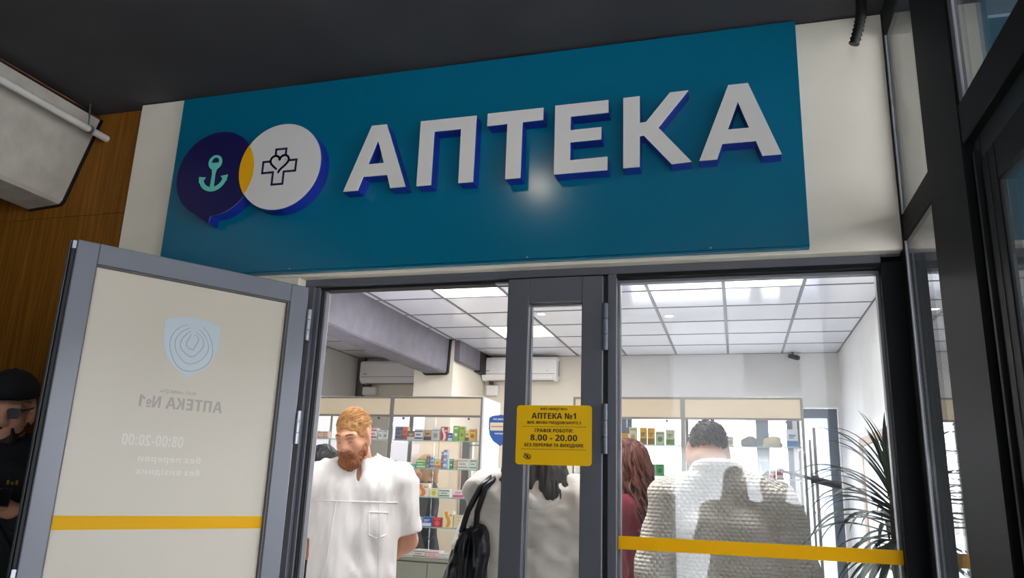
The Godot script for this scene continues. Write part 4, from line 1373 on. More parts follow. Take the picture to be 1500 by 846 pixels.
# ---------------------------------------------------------------- fittings
func build_fittings() -> void:
	# wall air conditioners
	var k := 0
	for q in [[-4.73, 2.745, 0.86], [-3.04, 2.775, 0.96]]:
		var t := thing("air_conditioner", ["white wall air conditioner left of the cream pier", "white wall air conditioner right of the cream pier"][k], "air conditioner", Vector3(q[0], q[1], BACK), 0, "air conditioners on the back wall")
		var W: float = q[2]
		var mb := MB.new()
		var pr := poly([0.0, 0.0, 0.15, 0.0, 0.185, 0.03, 0.2, 0.07, 0.2, 0.25, 0.18, 0.285, 0.0, 0.285])
		mb.xf = Transform3D(Basis(Vector3(0, 0, 1), Vector3(0, 1, 0), Vector3(-1, 0, 0)), Vector3(W, 0, 0))
		mb.prism(pr, 0.0, W)
		part("body", mb, M.ac_white, t)
		part("front_seam", bx(Vector3(0.015, 0.074, 0.2), Vector3(W - 0.015, 0.079, 0.2015)), M.ac_dark, t)
		part("louver", bx(Vector3(0.05, 0.012, 0.165), Vector3(W - 0.05, 0.05, 0.196), 0.004), M.ac_white, t)
		part("air_slot", bx(Vector3(0.05, -0.001, 0.06), Vector3(W - 0.05, 0.004, 0.15)), M.ac_dark, t)
		part("display", bx(Vector3(W - 0.13, 0.11, 0.2), Vector3(W - 0.10, 0.118, 0.2012)), M.mint, t)
		part("badge", bx(Vector3(0.05, 0.11, 0.2), Vector3(0.10, 0.118, 0.2012)), M.ac_dark, t)
		part("side_vent", bx(Vector3(W, 0.06, 0.05), Vector3(W + 0.004, 0.25, 0.07)), M.ac_dark, t)
		k += 1
	var bx1 := thing("pipe_cover", "small white pipe cover under the right air conditioner", "cover", Vector3(-3.02, 2.6, BACK))
	part("cover_box", bx(Vector3(0, 0, 0), Vector3(0.16, 0.13, 0.07), 0.01), M.ac_white, bx1)
	part("hose_stub", bx(Vector3(0.03, 0.13, 0.01), Vector3(0.08, 0.176, 0.05), 0.004), M.ac_dark, bx1)
	bx1 = thing("pipe_cover", "white pipe cover under the left air conditioner", "cover", Vector3(-4.74, 2.6, BACK))
	part("cover_box", bx(Vector3(0, 0, 0), Vector3(0.2, 0.11, 0.08), 0.01), M.ac_white, bx1)
	part("hose_stub", bx(Vector3(0.03, 0.11, 0.01), Vector3(0.1, 0.146, 0.05), 0.004), M.ac_dark, bx1)
	# security camera
	var c := thing("security_camera", "small dark security camera at the back edge of the ceiling", "camera", Vector3(0.66, CEIL, BACK + 0.06))
	var mb := MB.new()
	mb.line(Vector3(0, 0, 0), Vector3(0.01, -0.05, 0.0), 0.012, 10)
	part("bracket", mb, M.frame_grey, c)
	mb = MB.new()
	mb.tube(PackedVector3Array([Vector3(-0.03, -0.04, -0.02), Vector3(0.05, -0.075, 0.06), Vector3(0.06, -0.08, 0.07)]), PackedFloat32Array([0.026, 0.03, 0.024]), 14)
	part("camera_body", mb, M.black_plastic, c)
	# blue shield-shaped shelf sign
	var s := thing("blue_shield_sign", "blue shield-shaped price sign sticking out beside the colourful showcase", "sign", Vector3(-1.865, 0, -2.985))
	mb = MB.new()
	mb.prism(poly([0.055, 2.0, 0.08, 2.015, 0.15, 2.025, 0.22, 2.015, 0.245, 2.0, 0.245, 1.92, 0.235, 1.87, 0.205, 1.825, 0.15, 1.79, 0.095, 1.825, 0.065, 1.87, 0.055, 1.92]), -0.002, 0.002)
	part("plate", mb, mat("sign_cobalt", hexc("2f5fa8"), 0.4), s)
	part("cream_band", bx(Vector3(0.066, 1.905, 0.002), Vector3(0.236, 1.965, 0.0032), 0.0005), M.header_cream, s)
	part("band_line", bx(Vector3(0.075, 1.932, 0.0032), Vector3(0.226, 1.938, 0.004)), mat("print_brown", hexc("a06a30"), 0.5), s)
	text("ТУТ ВИГІДНО", 0.012, M.sign_rim, s, Vector3(0.15, 1.99, 0.0025), true, 0.12)
	text("щодня", 0.012, M.sign_rim, s, Vector3(0.15, 1.885, 0.0025), true, 0.09)
	part("bracket", bx(Vector3(-0.002, 1.935, -0.004), Vector3(0.06, 1.942, 0.004), 0.001), M.ac_white, s)
	# posts at the end of the backlit showcase
	var p := thing("steel_post", "pair of upright steel posts beside the end of the backlit showcase", "post", Vector3(0.47, 0, -2.9))
	part("shaft", bx(Vector3(-0.002, 0.02, -0.012), Vector3(0.012, 1.87, 0.012), 0.002), M.showcase_metal, p)
	part("shaft", bx(Vector3(0.026, 0.02, -0.012), Vector3(0.044, 1.95, 0.012), 0.002), M.showcase_metal, p)
	part("base", bx(Vector3(-0.05, 0, -0.08), Vector3(0.09, 0.02, 0.08), 0.003), M.showcase_metal, p)
	# boom arm with a microphone
	var b := thing("microphone_boom", "black boom microphone reaching in over the quilted shoulder", "microphone", Vector3(0, 0, -2.86))
	var A := Vector3(0.285, 1.660, 0.0)
	var B := Vector3(0.645, 1.572, 0.0)
	mb = MB.new()
	mb.line(A, A.lerp(B, 0.55), 0.011, 10)
	part("boom_pole", mb, M.black_plastic, b)
	mb = MB.new()
	mb.tube(PackedVector3Array([A.lerp(B, 0.5), A.lerp(B, 0.56), A.lerp(B, 0.97), B]), PackedFloat32Array([0.012, 0.022, 0.023, 0.015]), 12)
	part("microphone_body", mb, M.black_plastic, b)
	mb = MB.new()
	mb.ball(A, Vector3(0.018, 0.018, 0.018), 10)
	mb.line(A.lerp(B, 0.17), A.lerp(B, 0.17) + Vector3(0, -0.035, 0), 0.009, 8)
	part("joint", mb, M.black_plastic, b)
	mb = MB.new()
	mb.box(Vector3(0.49, 1.612, -0.012), Vector3(0.05, 0.05, 0.03), 0.004)
	part("clamp", mb, M.black_plastic, b)

# ---------------------------------------------------------------- potted plant
func build_plant() -> void:
	var t := thing("potted_dracaena", "potted dracaena with long narrow drooping leaves inside the shop window", "plant", Vector3(0.545, 0, -0.52))
	var mb := MB.new()
	mb.lathe(PackedVector2Array([Vector2(0.0, 0.0), Vector2(0.12, 0.0), Vector2(0.155, 0.32), Vector2(0.165, 0.33), Vector2(0.165, 0.35), Vector2(0.145, 0.35), Vector2(0.14, 0.31)]), Vector3.ZERO, 28)
	part("pot", mb, mat("pot_white", hexc("d8d4cc"), 0.4), t)
	mb = MB.new()
	mb.lathe(PackedVector2Array([Vector2(0.142, 0.3), Vector2(0.1, 0.315), Vector2(0.0, 0.32)]), Vector3.ZERO, 28)
	part("soil", mb, mat("soil", hexc("3a2c22"), 0.9), t)
	var bark := mat("bark", hexc("6e5a44"), 0.8)
	mb = MB.new()
	mb.tube(PackedVector3Array([Vector3(0, 0.3, 0), Vector3(0.01, 0.8, 0.01), Vector3(-0.005, 1.2, 0.0), Vector3(0, 1.52, 0.02)]), PackedFloat32Array([0.022, 0.02, 0.018, 0.016]), 10)
	part("cane", mb, bark, t)
	var leaf_m := mat("leaf_green", hexc("3c5230"), 0.45)
	var leaf_d := mat("leaf_dark", hexc("2c3d2a"), 0.4)
	var rng := RandomNumberGenerator.new()
	rng.seed = 77
	# leaf variants: arching ribbon with a folded cross-section, root at the origin, growing along +x
	var variants := []
	for vnum in 7:
		var L: float = [0.30, 0.36, 0.42, 0.34, 0.40, 0.30, 0.38][vnum]
		var a0: float = [1.35, 1.1, 0.85, 0.55, 0.3, 0.0, -0.35][vnum]
		var bend: float = [0.5, 1.2, 1.9, 1.7, 1.5, 1.2, 0.9][vnum]
		mb = MB.new()
		var n := 11
		var pos := Vector3.ZERO
		var prev := []
		for i in n + 1:
			var u := float(i) / n
			var ang := a0 - bend * u * u
			var dirv := Vector3(cos(ang), sin(ang), 0)
			var up := Vector3(-sin(ang), cos(ang), 0)
			var hw := 0.0125 * (0.55 + 1.6 * u) * (1.0 - u) * 1.25 + 0.0006
			var row := [pos + Vector3(0, 0, hw) + up * hw * 0.35, pos, pos - Vector3(0, 0, hw) + up * hw * 0.35]
			if i > 0:
				for s in 2:
					var nn: Vector3 = (up + Vector3(0, 0, 0.3 if s == 1 else -0.3)).normalized()
					mb.quad(prev[s], row[s], row[s + 1], prev[s + 1], nn)
					var th := up * -0.0007
					mb.quad(prev[s] + th, row[s] + th, row[s + 1] + th, prev[s + 1] + th, -nn)
			prev = row
			pos += dirv * L / n
		variants.append(mb.mesh())
	for i in 126:
		var vi := i % 7
		var o := partm("leaf", variants[vi], leaf_m if rng.randf() < 0.5 else leaf_d, t)
		var lv := float(i) / 126.0
		o.position = Vector3(rng.randf_range(-0.012, 0.012), 1.33 + 0.2 * (1.0 - vi / 6.0) + rng.randf_range(-0.03, 0.03), 0.015 + rng.randf_range(-0.012, 0.012))
		o.rotation = Vector3(rng.randf_range(-0.15, 0.15), i * 2.39996 + rng.randf_range(-0.2, 0.2), rng.randf_range(-0.12, 0.12))
		var sc := rng.randf_range(0.75, 1.1)
		o.scale = Vector3(sc, sc, sc)

# ---------------------------------------------------------------- people
func joints(s: float, over: Dictionary) -> Dictionary:
	var b := {"pel": Vector3(0, 0.96, 0), "chs": Vector3(0, 1.34, 0), "nck": Vector3(0, 1.475, -0.015), "hd": Vector3(0, 1.645, 0.015)}
	for q in [["L", 1.0], ["R", -1.0]]:
		var k: String = q[0]
		var g: float = q[1]
		b["sh" + k] = Vector3(0.180 * g, 1.425, -0.01)
		b["el" + k] = Vector3(0.245 * g, 1.14, -0.03)
		b["wr" + k] = Vector3(0.24 * g, 0.90, 0.06)
		b["hip" + k] = Vector3(0.09 * g, 0.92, 0)
		b["kn" + k] = Vector3(0.10 * g, 0.50, 0.02)
		b["an" + k] = Vector3(0.105 * g, 0.075, -0.02)
		b["to" + k] = Vector3(0.125 * g, 0.035, 0.13)
	var out := {}
	for k in b:
		out[k] = over[k] if over.has(k) else b[k] * s
	return out

func arm_caps(f: Field, J: Dictionary, k: String, r: float, inf: float, upto := 2.0) -> void:
	var a: Vector3 = J["sh" + k]
	var e: Vector3 = J["el" + k]
	var w: Vector3 = J["wr" + k]
	f.cap(J.nck + Vector3(0, -0.02, 0), a, 0.052 * r + inf, 0.058 * r + inf)
	f.cap(a, a.lerp(e, minf(1.0, upto)), 0.057 * r + inf, 0.044 * r + inf)
	if upto > 1.0:
		f.cap(e, e.lerp(w, upto - 1.0), 0.043 * r + inf, 0.031 * r + inf * 0.8)

func torso_caps(f: Field, J: Dictionary, g: float, inf: float, low: float) -> void:
	var c: Vector3 = J.chs
	var p: Vector3 = J.pel
	for s in [-1.0, 1.0]:
		f.cap(c + Vector3(0.075 * g * s, 0.0, 0), p + Vector3(0.07 * g * s, 0.06, 0.01), 0.095 * g + inf, 0.098 * g + inf)
	f.cap(p + Vector3(-0.06 * g, 0, 0), p + Vector3(0.06 * g, 0, 0), 0.105 * g + inf, 0.105 * g + inf)
	if low > 0.0:
		for s in [-1.0, 1.0]:
			f.cap(p + Vector3(0.075 * g * s, 0.02, 0), Vector3(p.x + 0.085 * g * s, low, p.z), 0.105 * g + inf, 0.11 * g + inf)

func head_caps(f: Field, o: Vector3, b: Basis, s: float) -> void:
	var P := func(x: float, y: float, z: float) -> Vector3: return o + b * (Vector3(x, y, z) * s)
	f.ell(P.call(0, 0.03, -0.018), Vector3(0.074, 0.088, 0.094) * s, b)
	f.ell(P.call(0, -0.03, 0.025), Vector3(0.060, 0.085, 0.066) * s, b)
	f.ell(P.call(0, -0.092, 0.055), Vector3(0.034, 0.028, 0.034) * s, b)
	for g in [-1.0, 1.0]:
		f.ell(P.call(0.036 * g, -0.032, 0.058), Vector3(0.026, 0.026, 0.026) * s, b)
		f.cap(P.call(0.057 * g, -0.04, 0.0), P.call(0.03 * g, -0.095, 0.05), 0.022 * s, 0.020 * s)
		f.ell(P.call(0.077 * g, -0.008, -0.012), Vector3(0.009, 0.032, 0.02) * s, b * Basis(Vector3.UP, 0.4 * g))
		f.ell(P.call(0.031 * g, 0.002, 0.078), Vector3(0.015, 0.012, 0.012) * s, b)
		f.cap(P.call(0.012 * g, 0.026, 0.088), P.call(0.046 * g, 0.024, 0.072), 0.010 * s, 0.009 * s)
	f.cap(P.call(0, 0.018, 0.09), P.call(0, -0.028, 0.112), 0.0085 * s, 0.0125 * s)
	f.cap(P.call(-0.011, -0.033, 0.1), P.call(0.011, -0.033, 0.1), 0.010 * s, 0.010 * s)
	f.cap(P.call(-0.02, -0.062, 0.085), P.call(0.02, -0.062, 0.085), 0.009 * s, 0.009 * s)
	f.cap(P.call(-0.017, -0.072, 0.083), P.call(0.017, -0.072, 0.083), 0.010 * s, 0.010 * s)

func add_head(mb: MB, J: Dictionary, b: Basis, s: float, cell: float, neck_r: float) -> void:
	var o: Vector3 = J.hd
	var n: Vector3 = J.nck
	var e := Vector3(0.135, 0.15, 0.15) * s
	var f := Field.new((o - e).min(n - Vector3(0.09, 0.03, 0.09)), (o + e).max(n + Vector3(0.09, 0.0, 0.09)), cell, 130.0 / s)
	head_caps(f, o, b, s)
	f.cap(o + b * (Vector3(0, -0.05, -0.03) * s), n + Vector3(0, 0.0, 0), neck_r, neck_r * 1.12)
	f.done()
	for g in [-1.0, 1.0]:
		f.carve(o + b * (Vector3(0.031 * g, 0.010, 0.096) * s), Vector3(0.019, 0.009, 0.015) * s, b)
	f.emit(mb)

func add_hand(mb: MB, w: Vector3, d: Vector3, pn: Vector3, curl: float, thumb_side: float, cell: float) -> void:
	# d runs to the fingertips, pn leaves the palm; fingers curl towards pn
	d = d.normalized()
	pn = (pn - d * pn.dot(d)).normalized()
	var sd := d.cross(pn) * thumb_side
	var f := Field.new(w - Vector3(0.13, 0.13, 0.13), w + Vector3(0.13, 0.13, 0.13) + d * 0.06, cell, 220.0)
	var k := w + d * 0.085
	for i in 4:
		var sx := 0.030 - 0.020 * i
		f.cap(w + sd * sx * 0.55 + d * 0.01, k + sd * sx - d * 0.006 * absf(i - 1), 0.0145, 0.0115)
		var L: float = [0.074, 0.083, 0.077, 0.06][i]
		var p := k + sd * sx - d * 0.006 * absf(i - 1)
		var ang := curl * 0.35
		for j in 3:
			var q: Vector3 = p + (d * cos(ang) + pn * sin(ang)) * L * [0.45, 0.31, 0.24][j]
			f.cap(p, q, 0.0092 - 0.0008 * j, 0.0086 - 0.0008 * j)
			p = q
			ang += curl * 0.6
	var t0 := w + sd * 0.024 + d * 0.022
	var t1 := t0 + sd * 0.024 + d * 0.03 + pn * 0.014
	var t2 := t1 + sd * 0.006 + d * 0.028 + pn * 0.014 * (0.6 + curl)
	var t3 := t2 + d * 0.022 - sd * 0.006 + pn * 0.008 * curl
	f.cap(t0, t1, 0.0145, 0.0115)
	f.cap(t1, t2, 0.0112, 0.0098)
	f.cap(t2, t3, 0.0096, 0.0082)
	f.cap(w - d * 0.03, w + d * 0.02, 0.026, 0.025)
	f.done()
	f.emit(mb)

# the skin: one continuous mesh of trunk, limbs, head and hands
func add_body(o: Node3D, P: Dictionary, J: Dictionary) -> void:
	var s: float = P.s
	var g: float = P.get("g", 1.0)
	var cell: float = P.get("cell", 0.016)
	var f := Field.new(Vector3(-0.46, -0.02, -0.42), Vector3(0.46, 1.62 * s, 0.46), cell, 55.0)
	torso_caps(f, J, g, -0.004, 0.0)
	for k in ["L", "R"]:
		arm_caps(f, J, k, g if g < 1.1 else 1.08, 0.0)
		f.cap(J["hip" + k], J["kn" + k], 0.088 * g, 0.058)
		f.cap(J["kn" + k], J["an" + k], 0.056, 0.038)
		f.cap(J["an" + k], J["to" + k], 0.042, 0.033)
	f.cap(J.nck - Vector3(0, 0.06, 0), J.nck, 0.07, 0.058)
	f.done()
	var mb := MB.new()
	f.emit(mb)
	add_head(mb, J, P.head, P.get("hs", s), P.get("hcell", 0.007), P.get("neck", 0.054))
	for k in ["L", "R"]:
		var hd: Array = P.get("hand" + k, [])
		var d: Vector3 = (J["wr" + k] - J["el" + k]).normalized()
		var pn := Vector3(-1.0 if k == "L" else 1.0, 0, -0.2)
		if hd.size():
			d = hd[0]
			pn = hd[1]
		var ts: float = (hd[3] if hd.size() > 3 else (1.0 if k == "L" else -1.0))
		add_hand(mb, J["wr" + k], d, pn, hd[2] if hd.size() > 2 else 0.6, ts, P.get("handcell", 0.007))
	part("body", mb, P.skin, o)

func add_trousers(o: Node3D, P: Dictionary, J: Dictionary, m: Material, shoe: Material) -> void:
	var g: float = P.get("g", 1.0)
	var f := Field.new(Vector3(-0.34, 0.03, -0.26), Vector3(0.34, J.pel.y + 0.16, 0.26), 0.02, 55.0)
	f.cap(J.pel + Vector3(-0.06 * g, 0, 0), J.pel + Vector3(0.06 * g, 0, 0), 0.098 * g, 0.098 * g)
	for k in ["L", "R"]:
		f.cap(J["hip" + k], J["kn" + k], 0.092 * g, 0.075)
		f.cap(J["kn" + k], J["an" + k], 0.074, 0.066)
	f.done(0.008, Vector3(9, 5, 9), 3)
	f.cut(Vector3(0, 0.07, 0), Vector3(0, -1, 0))
	var mb := MB.new()
	f.emit(mb)
	part("trousers", mb, m, o)
	for k in ["L", "R"]:
		f = Field.new(J["an" + k] - Vector3(0.09, 0.1, 0.12), J["to" + k] + Vector3(0.09, 0.12, 0.1), 0.012, 90.0)
		f.cap(J["an" + k] - Vector3(0, 0.025, 0.02), J["to" + k], 0.05, 0.042)
		f.cap(J["an" + k], J["an" + k] + Vector3(0, 0.03, 0), 0.046, 0.046)
		f.done()
		f.cut(Vector3(0, 0.002, 0), Vector3(0, -1, 0))
		mb = MB.new()
		f.emit(mb)
		part("shoe", mb, shoe, o)

# garment over trunk and arms; sleeve 0..2 along the arm, hem at height low
func top_field(P: Dictionary, J: Dictionary, inf: float, sleeve: float, low: float, cell: float, fold: float, freq: Vector3, sd: int) -> Field:
	var s: float = P.s
	var g: float = P.get("g", 1.0)
	var lo := Vector3(-0.48, low - 0.14, -0.44)
	var hi := Vector3(0.48, J.nck.y + 0.13, 0.44)
	var f := Field.new(lo, hi, cell, P.get("k", 48.0))
	torso_caps(f, J, g, inf, low)
	for k in ["L", "R"]:
		arm_caps(f, J, k, P.get("ag", 1.0), inf + P.get("sleeve_w", 0.0), sleeve)
	f.cap(J.nck - Vector3(0, 0.09, 0), J.nck - Vector3(0, 0.015, 0), 0.085, 0.06 + inf)
	f.done(fold, freq, sd)
	f.cut(Vector3(0, low, 0), Vector3(0, -1, 0))
	return f

func hair_cap(J: Dictionary, b: Basis, s: float, inf: Vector3, cell: float, back := -0.075, slope := 0.75, ridge := 0.006, freq := Vector3(40, 40, 40), face := true, extra := []) -> MB:
	var o: Vector3 = J.hd
	var f := Field.new(o - Vector3(0.17, 0.40 if extra.size() else 0.17, 0.19) * s, o + Vector3(0.17, 0.19, 0.19) * s, cell, 110.0)
	f.ell(o + b * (Vector3(0, 0.032, -0.02) * s), (Vector3(0.074, 0.088, 0.094) + inf) * s, b)
	for q in extra:
		f.cap(o + b * (q[0] * s), o + b * (q[1] * s), q[2] * s, q[3] * s)
	f.done(ridge, freq, 9)
	if face:
		f.carve(o + b * (Vector3(0, -0.045, 0.105) * s), Vector3(0.072, 0.115, 0.075) * s, b)
		f.cut2(o + b * (Vector3(0, back, -0.09) * s), b * Vector3(0, -1, slope).normalized(), o + b * (Vector3(0, 0, -0.3) * s), b * Vector3(0, 0, 1)) if extra.is_empty() else null
	if extra.is_empty():
		for g in [-1.0, 1.0]:
			f.carve(o + b * (Vector3(0.085 * g, -0.008, -0.006) * s), Vector3(0.022, 0.034, 0.026) * s, b)
	f.carve(o + b * (Vector3(0, 0.0, -0.01) * s), Vector3(0.066, 0.08, 0.086) * s, b)
	var mb := MB.new()
	f.emit(mb)
	return mb

# fine locks lying on the scalp, combed along flow (head axes)
func strands(mb: MB, J: Dictionary, b: Basis, s: float, rad: Vector3, count: int, length: float, flow: Vector3, sd: int, r: float, low := -0.15) -> void:
	var rng := RandomNumberGenerator.new()
	rng.seed = sd
	var ctr: Vector3 = J.hd + b * (Vector3(0, 0.03, -0.02) * s)
	for i in count:
		var d := Vector3(rng.randfn(), rng.randfn(), rng.randfn()).normalized()
		if d.y < low + 0.9 * maxf(0.0, d.z) or (d.y < 0.15 and absf(d.x) > 0.75):
			continue
		var pts := PackedVector3Array()
		var rr := PackedFloat32Array()
		var fl := flow + Vector3(rng.randf_range(-0.35, 0.35), rng.randf_range(-0.2, 0.2), rng.randf_range(-0.35, 0.35))
		var L := length * rng.randf_range(0.6, 1.1) * clampf(0.45 + d.y, 0.4, 1.0)
		for k in 6:
			var lift := 1.0 + 0.05 * sin(k * 0.55 + rng.randf() * 0.4)
			pts.append(ctr + b * (d * rad * lift * s))
			rr.append(r * (1.0 - 0.13 * k))
			var t := fl - d * fl.dot(d)
			d = (d + t.normalized() * (L / 5.0) / 0.1).normalized()
		mb.tube(pts, rr, 5, false)

func fabric(key: String, c: Color, rough := 0.85) -> StandardMaterial3D:
	var m := mat(key, c, rough)
	m.rim_enabled = true
	m.rim = 0.25
	m.rim_tint = 0.6
	return m

func person(label: String, at: Vector3, yaw: float) -> Node3D:
	return thing("person", label, "person", at, yaw)

func quilt_texture() -> ImageTexture:
	var n := 192
	var im := Image.create(n, n, false, Image.FORMAT_RGB8)
	for y in n:
		for x in n:
			var row := y / 32
			var u := fmod(x + (24 if row % 2 else 0), 48.0) / 48.0
			var v := fmod(y, 32.0) / 32.0
			var hgt := sin(u * PI) * sin(v * PI)
			im.set_pixel(x, y, Color(hgt, hgt, hgt))
	return ImageTexture.create_from_image(im)

func build_people() -> void:
	var skin_fair := mat("skin_fair", hexc("cf9678"), 0.5)
	skin_fair.subsurf_scatter_enabled = true
	skin_fair.subsurf_scatter_strength = 0.08
	var skin_tan := mat("skin_tan", hexc("b98766"), 0.5)
	var trousers := fabric("cloth_dark", hexc("26262c"))
	var shoe := mat("shoe_dark", hexc("1c1a19"), 0.5)
	man_in_white(skin_fair, trousers, shoe)
	man_quilted(skin_tan, trousers, shoe)
	woman_with_bag(skin_fair, trousers, shoe)
	woman_curly(skin_fair, trousers, shoe)
	woman_blonde(skin_fair, trousers, shoe)
	woman_dark(skin_fair, trousers, shoe)
	man_in_cap(skin_fair, trousers, shoe)
	onlookers(skin_tan, trousers, shoe)

func man_in_white(skin: Material, trousers: Material, shoe: Material) -> void:
	var o := person("bearded man in a white medical tunic looking down in the doorway", Vector3(-1.765, 0, -0.82), 0.5)
	var b := Basis.from_euler(Vector3(0.36, -0.50, 0.06))
	var J := joints(1.08, {"hd": Vector3(-0.045, 1.708, 0.065), "nck": Vector3(0.0, 1.56, -0.01), "shL": Vector3(0.188, 1.495, -0.02), "shR": Vector3(-0.188, 1.485, -0.01), "elL": Vector3(0.255, 1.225, -0.06), "elR": Vector3(-0.255, 1.215, -0.05), "wrL": Vector3(0.09, 1.06, -0.20), "wrR": Vector3(-0.06, 1.04, -0.215)})
	var P := {"s": 1.08, "hs": 0.97, "g": 1.06, "ag": 1.05, "head": b, "skin": skin, "cell": 0.015, "hcell": 0.0045, "neck": 0.056, "sleeve_w": 0.012, "k": 75.0,
		"handL": [Vector3(-1, -0.3, 0), Vector3(0, 0, -1), 0.7, 1.0], "handR": [Vector3(1, -0.3, 0), Vector3(0, 0, -1), 0.7, -1.0]}
	add_body(o, P, J)
	add_trousers(o, P, J, trousers, shoe)
	# tunic
	var white := fabric("tunic_white", hexc("e8e3df"), 0.8)
	var f := top_field(P, J, 0.024, 0.92, 0.72, 0.009, 0.02, Vector3(10, 3.5, 10), 5)
	for k in ["L", "R"]:
		var e: Vector3 = J["el" + k]
		var sh: Vector3 = J["sh" + k]
		var g := 1.0 if k == "L" else -1.0
		f.cut2(sh.lerp(e, 0.86), (e - sh).normalized(), Vector3(0.205 * g, 0, 0), Vector3(g, 0, 0))
	f.carve(J.nck + Vector3(0, 0.062, 0.012), Vector3(0.074, 0.08, 0.076))
	f.carve(J.nck + Vector3(-0.005, -0.02, 0.10), Vector3(0.012, 0.045, 0.05))
	var mb := MB.new()
	f.emit(mb)
	var tn := part("tunic", mb, white, o, "white short-sleeved medical tunic")
	# seams and pockets traced on the cloth
	var lines := [[-0.10, 1.40, -0.115, 1.20], [-0.115, 1.20, -0.135, 0.74], [0.10, 1.40, 0.115, 1.2], [0.115, 1.2, 0.13, 0.74], [-0.19, 1.405, 0.19, 1.405], [-0.205, 1.06, -0.12, 1.045], [0.12, 1.045, 0.205, 1.06],
		[0.055, 1.36, 0.145, 1.36], [0.055, 1.36, 0.06, 1.26], [0.145, 1.36, 0.14, 1.26], [0.06, 1.26, 0.1, 1.245], [0.1, 1.245, 0.14, 1.26]]
	mb = MB.new()
	for l in lines:
		var pts := PackedVector3Array()
		for i in 15:
			var q := Vector2(l[0], l[1]).lerp(Vector2(l[2], l[3]), i / 14.0)
			pts.append(f.hit(Vector3(q.x, q.y, 0.4), Vector3(0, 0, -1)) + Vector3(0, 0, 0.001))
		mb.tube(pts, PackedFloat32Array([0.0038]), 6)
	part("seam", mb, white, tn)
	for y in [1.455, 1.435]:
		mb = MB.new()
		mb.ball(f.hit(Vector3(-0.004, y, 0.4), Vector3(0, 0, -1)), Vector3(0.004, 0.004, 0.002), 8)
		part("snap_button", mb, M.sign_rim, tn)
	# hair, beard, brows, lids
	var red := mat("hair_red", hexc("ffffff"), 0.6)
	tri_tex(red, noise_tex(0.02, 3, hexc("8e5c2a"), hexc("d0a066"), 31, 256), Vector3(9, 3, 9))
	red.uv1_world_triplanar = false
	mb = hair_cap(J, b, 0.97, Vector3(0.006, 0.014, 0.008), 0.0045, -0.06, 0.45, 0.004, Vector3(30, 30, 30))
	strands(mb, J, b, 0.97, Vector3(0.082, 0.104, 0.103), 900, 0.055, Vector3(0.6, 0.25, -0.8), 3, 0.0021)
	part("hair", mb, red, o, "short swept strawberry blond hair")
	var bm := mat("beard_red", hexc("f0f0f0"), 0.7)
	tri_tex(bm, noise_tex(0.03, 3, hexc("6e3c1e"), hexc("b87848"), 33, 256), Vector3(9, 4, 9))
	bm.uv1_world_triplanar = false
	f = Field.new(J.hd - Vector3(0.13, 0.19, 0.10), J.hd + Vector3(0.13, 0.05, 0.18), 0.0045, 150.0)
	var Q := func(x: float, y: float, z: float) -> Vector3: return J.hd + b * Vector3(x, y, z) * 0.97
	for g in [-1.0, 1.0]:
		f.cap(Q.call(0.071 * g, -0.02, 0.004), Q.call(0.057 * g, -0.07, 0.03), 0.008, 0.018)
		f.cap(Q.call(0.057 * g, -0.07, 0.03), Q.call(0.026 * g, -0.115, 0.068), 0.020, 0.026)
		f.cap(Q.call(0.004 * g, -0.050, 0.098), Q.call(0.033 * g, -0.066, 0.083), 0.008, 0.0075)
		f.cap(Q.call(0.033 * g, -0.066, 0.083), Q.call(0.032 * g, -0.10, 0.07), 0.0085, 0.02)
	f.cap(Q.call(-0.022, -0.058, 0.093), Q.call(0.022, -0.058, 0.093), 0.009, 0.009)
	f.cap(Q.call(-0.02, -0.085, 0.086), Q.call(0.02, -0.085, 0.086), 0.01, 0.01)
	f.cap(Q.call(-0.02, -0.11, 0.075), Q.call(0.02, -0.11, 0.075), 0.028, 0.028)
	f.cap(Q.call(0, -0.11, 0.075), Q.call(0, -0.132, 0.078), 0.028, 0.02)
	f.done(0.006, Vector3(60, 40, 60), 12)
	mb = MB.new()
	f.emit(mb)
	part("beard", mb, bm, o, "full reddish brown beard")
	mb = MB.new()
	mb.tube(PackedVector3Array([Q.call(-0.018, -0.073, 0.0885), Q.call(0, -0.0735, 0.0975), Q.call(0.018, -0.073, 0.0885)]), PackedFloat32Array([0.003, 0.0045, 0.003]), 8)
	part("lips", mb, mat("lip_pink", hexc("b8706a"), 0.5), o)
	mb = MB.new()
	for g in [-1.0, 1.0]:
		mb.tube(PackedVector3Array([Q.call(0.014 * g, 0.030, 0.1005), Q.call(0.032 * g, 0.034, 0.0935), Q.call(0.050 * g, 0.028, 0.077)]), PackedFloat32Array([0.004, 0.005, 0.003]), 6)
	part("eyebrows", mb, bm, o)
	mb = MB.new()
	for g in [-1.0, 1.0]:
		mb.tube(PackedVector3Array([Q.call(0.017 * g, -0.001, 0.0915), Q.call(0.031 * g, -0.005, 0.094), Q.call(0.046 * g, 0.0, 0.083)]), PackedFloat32Array([0.0024]), 5)
	part("eyelashes", mb, bm, o)

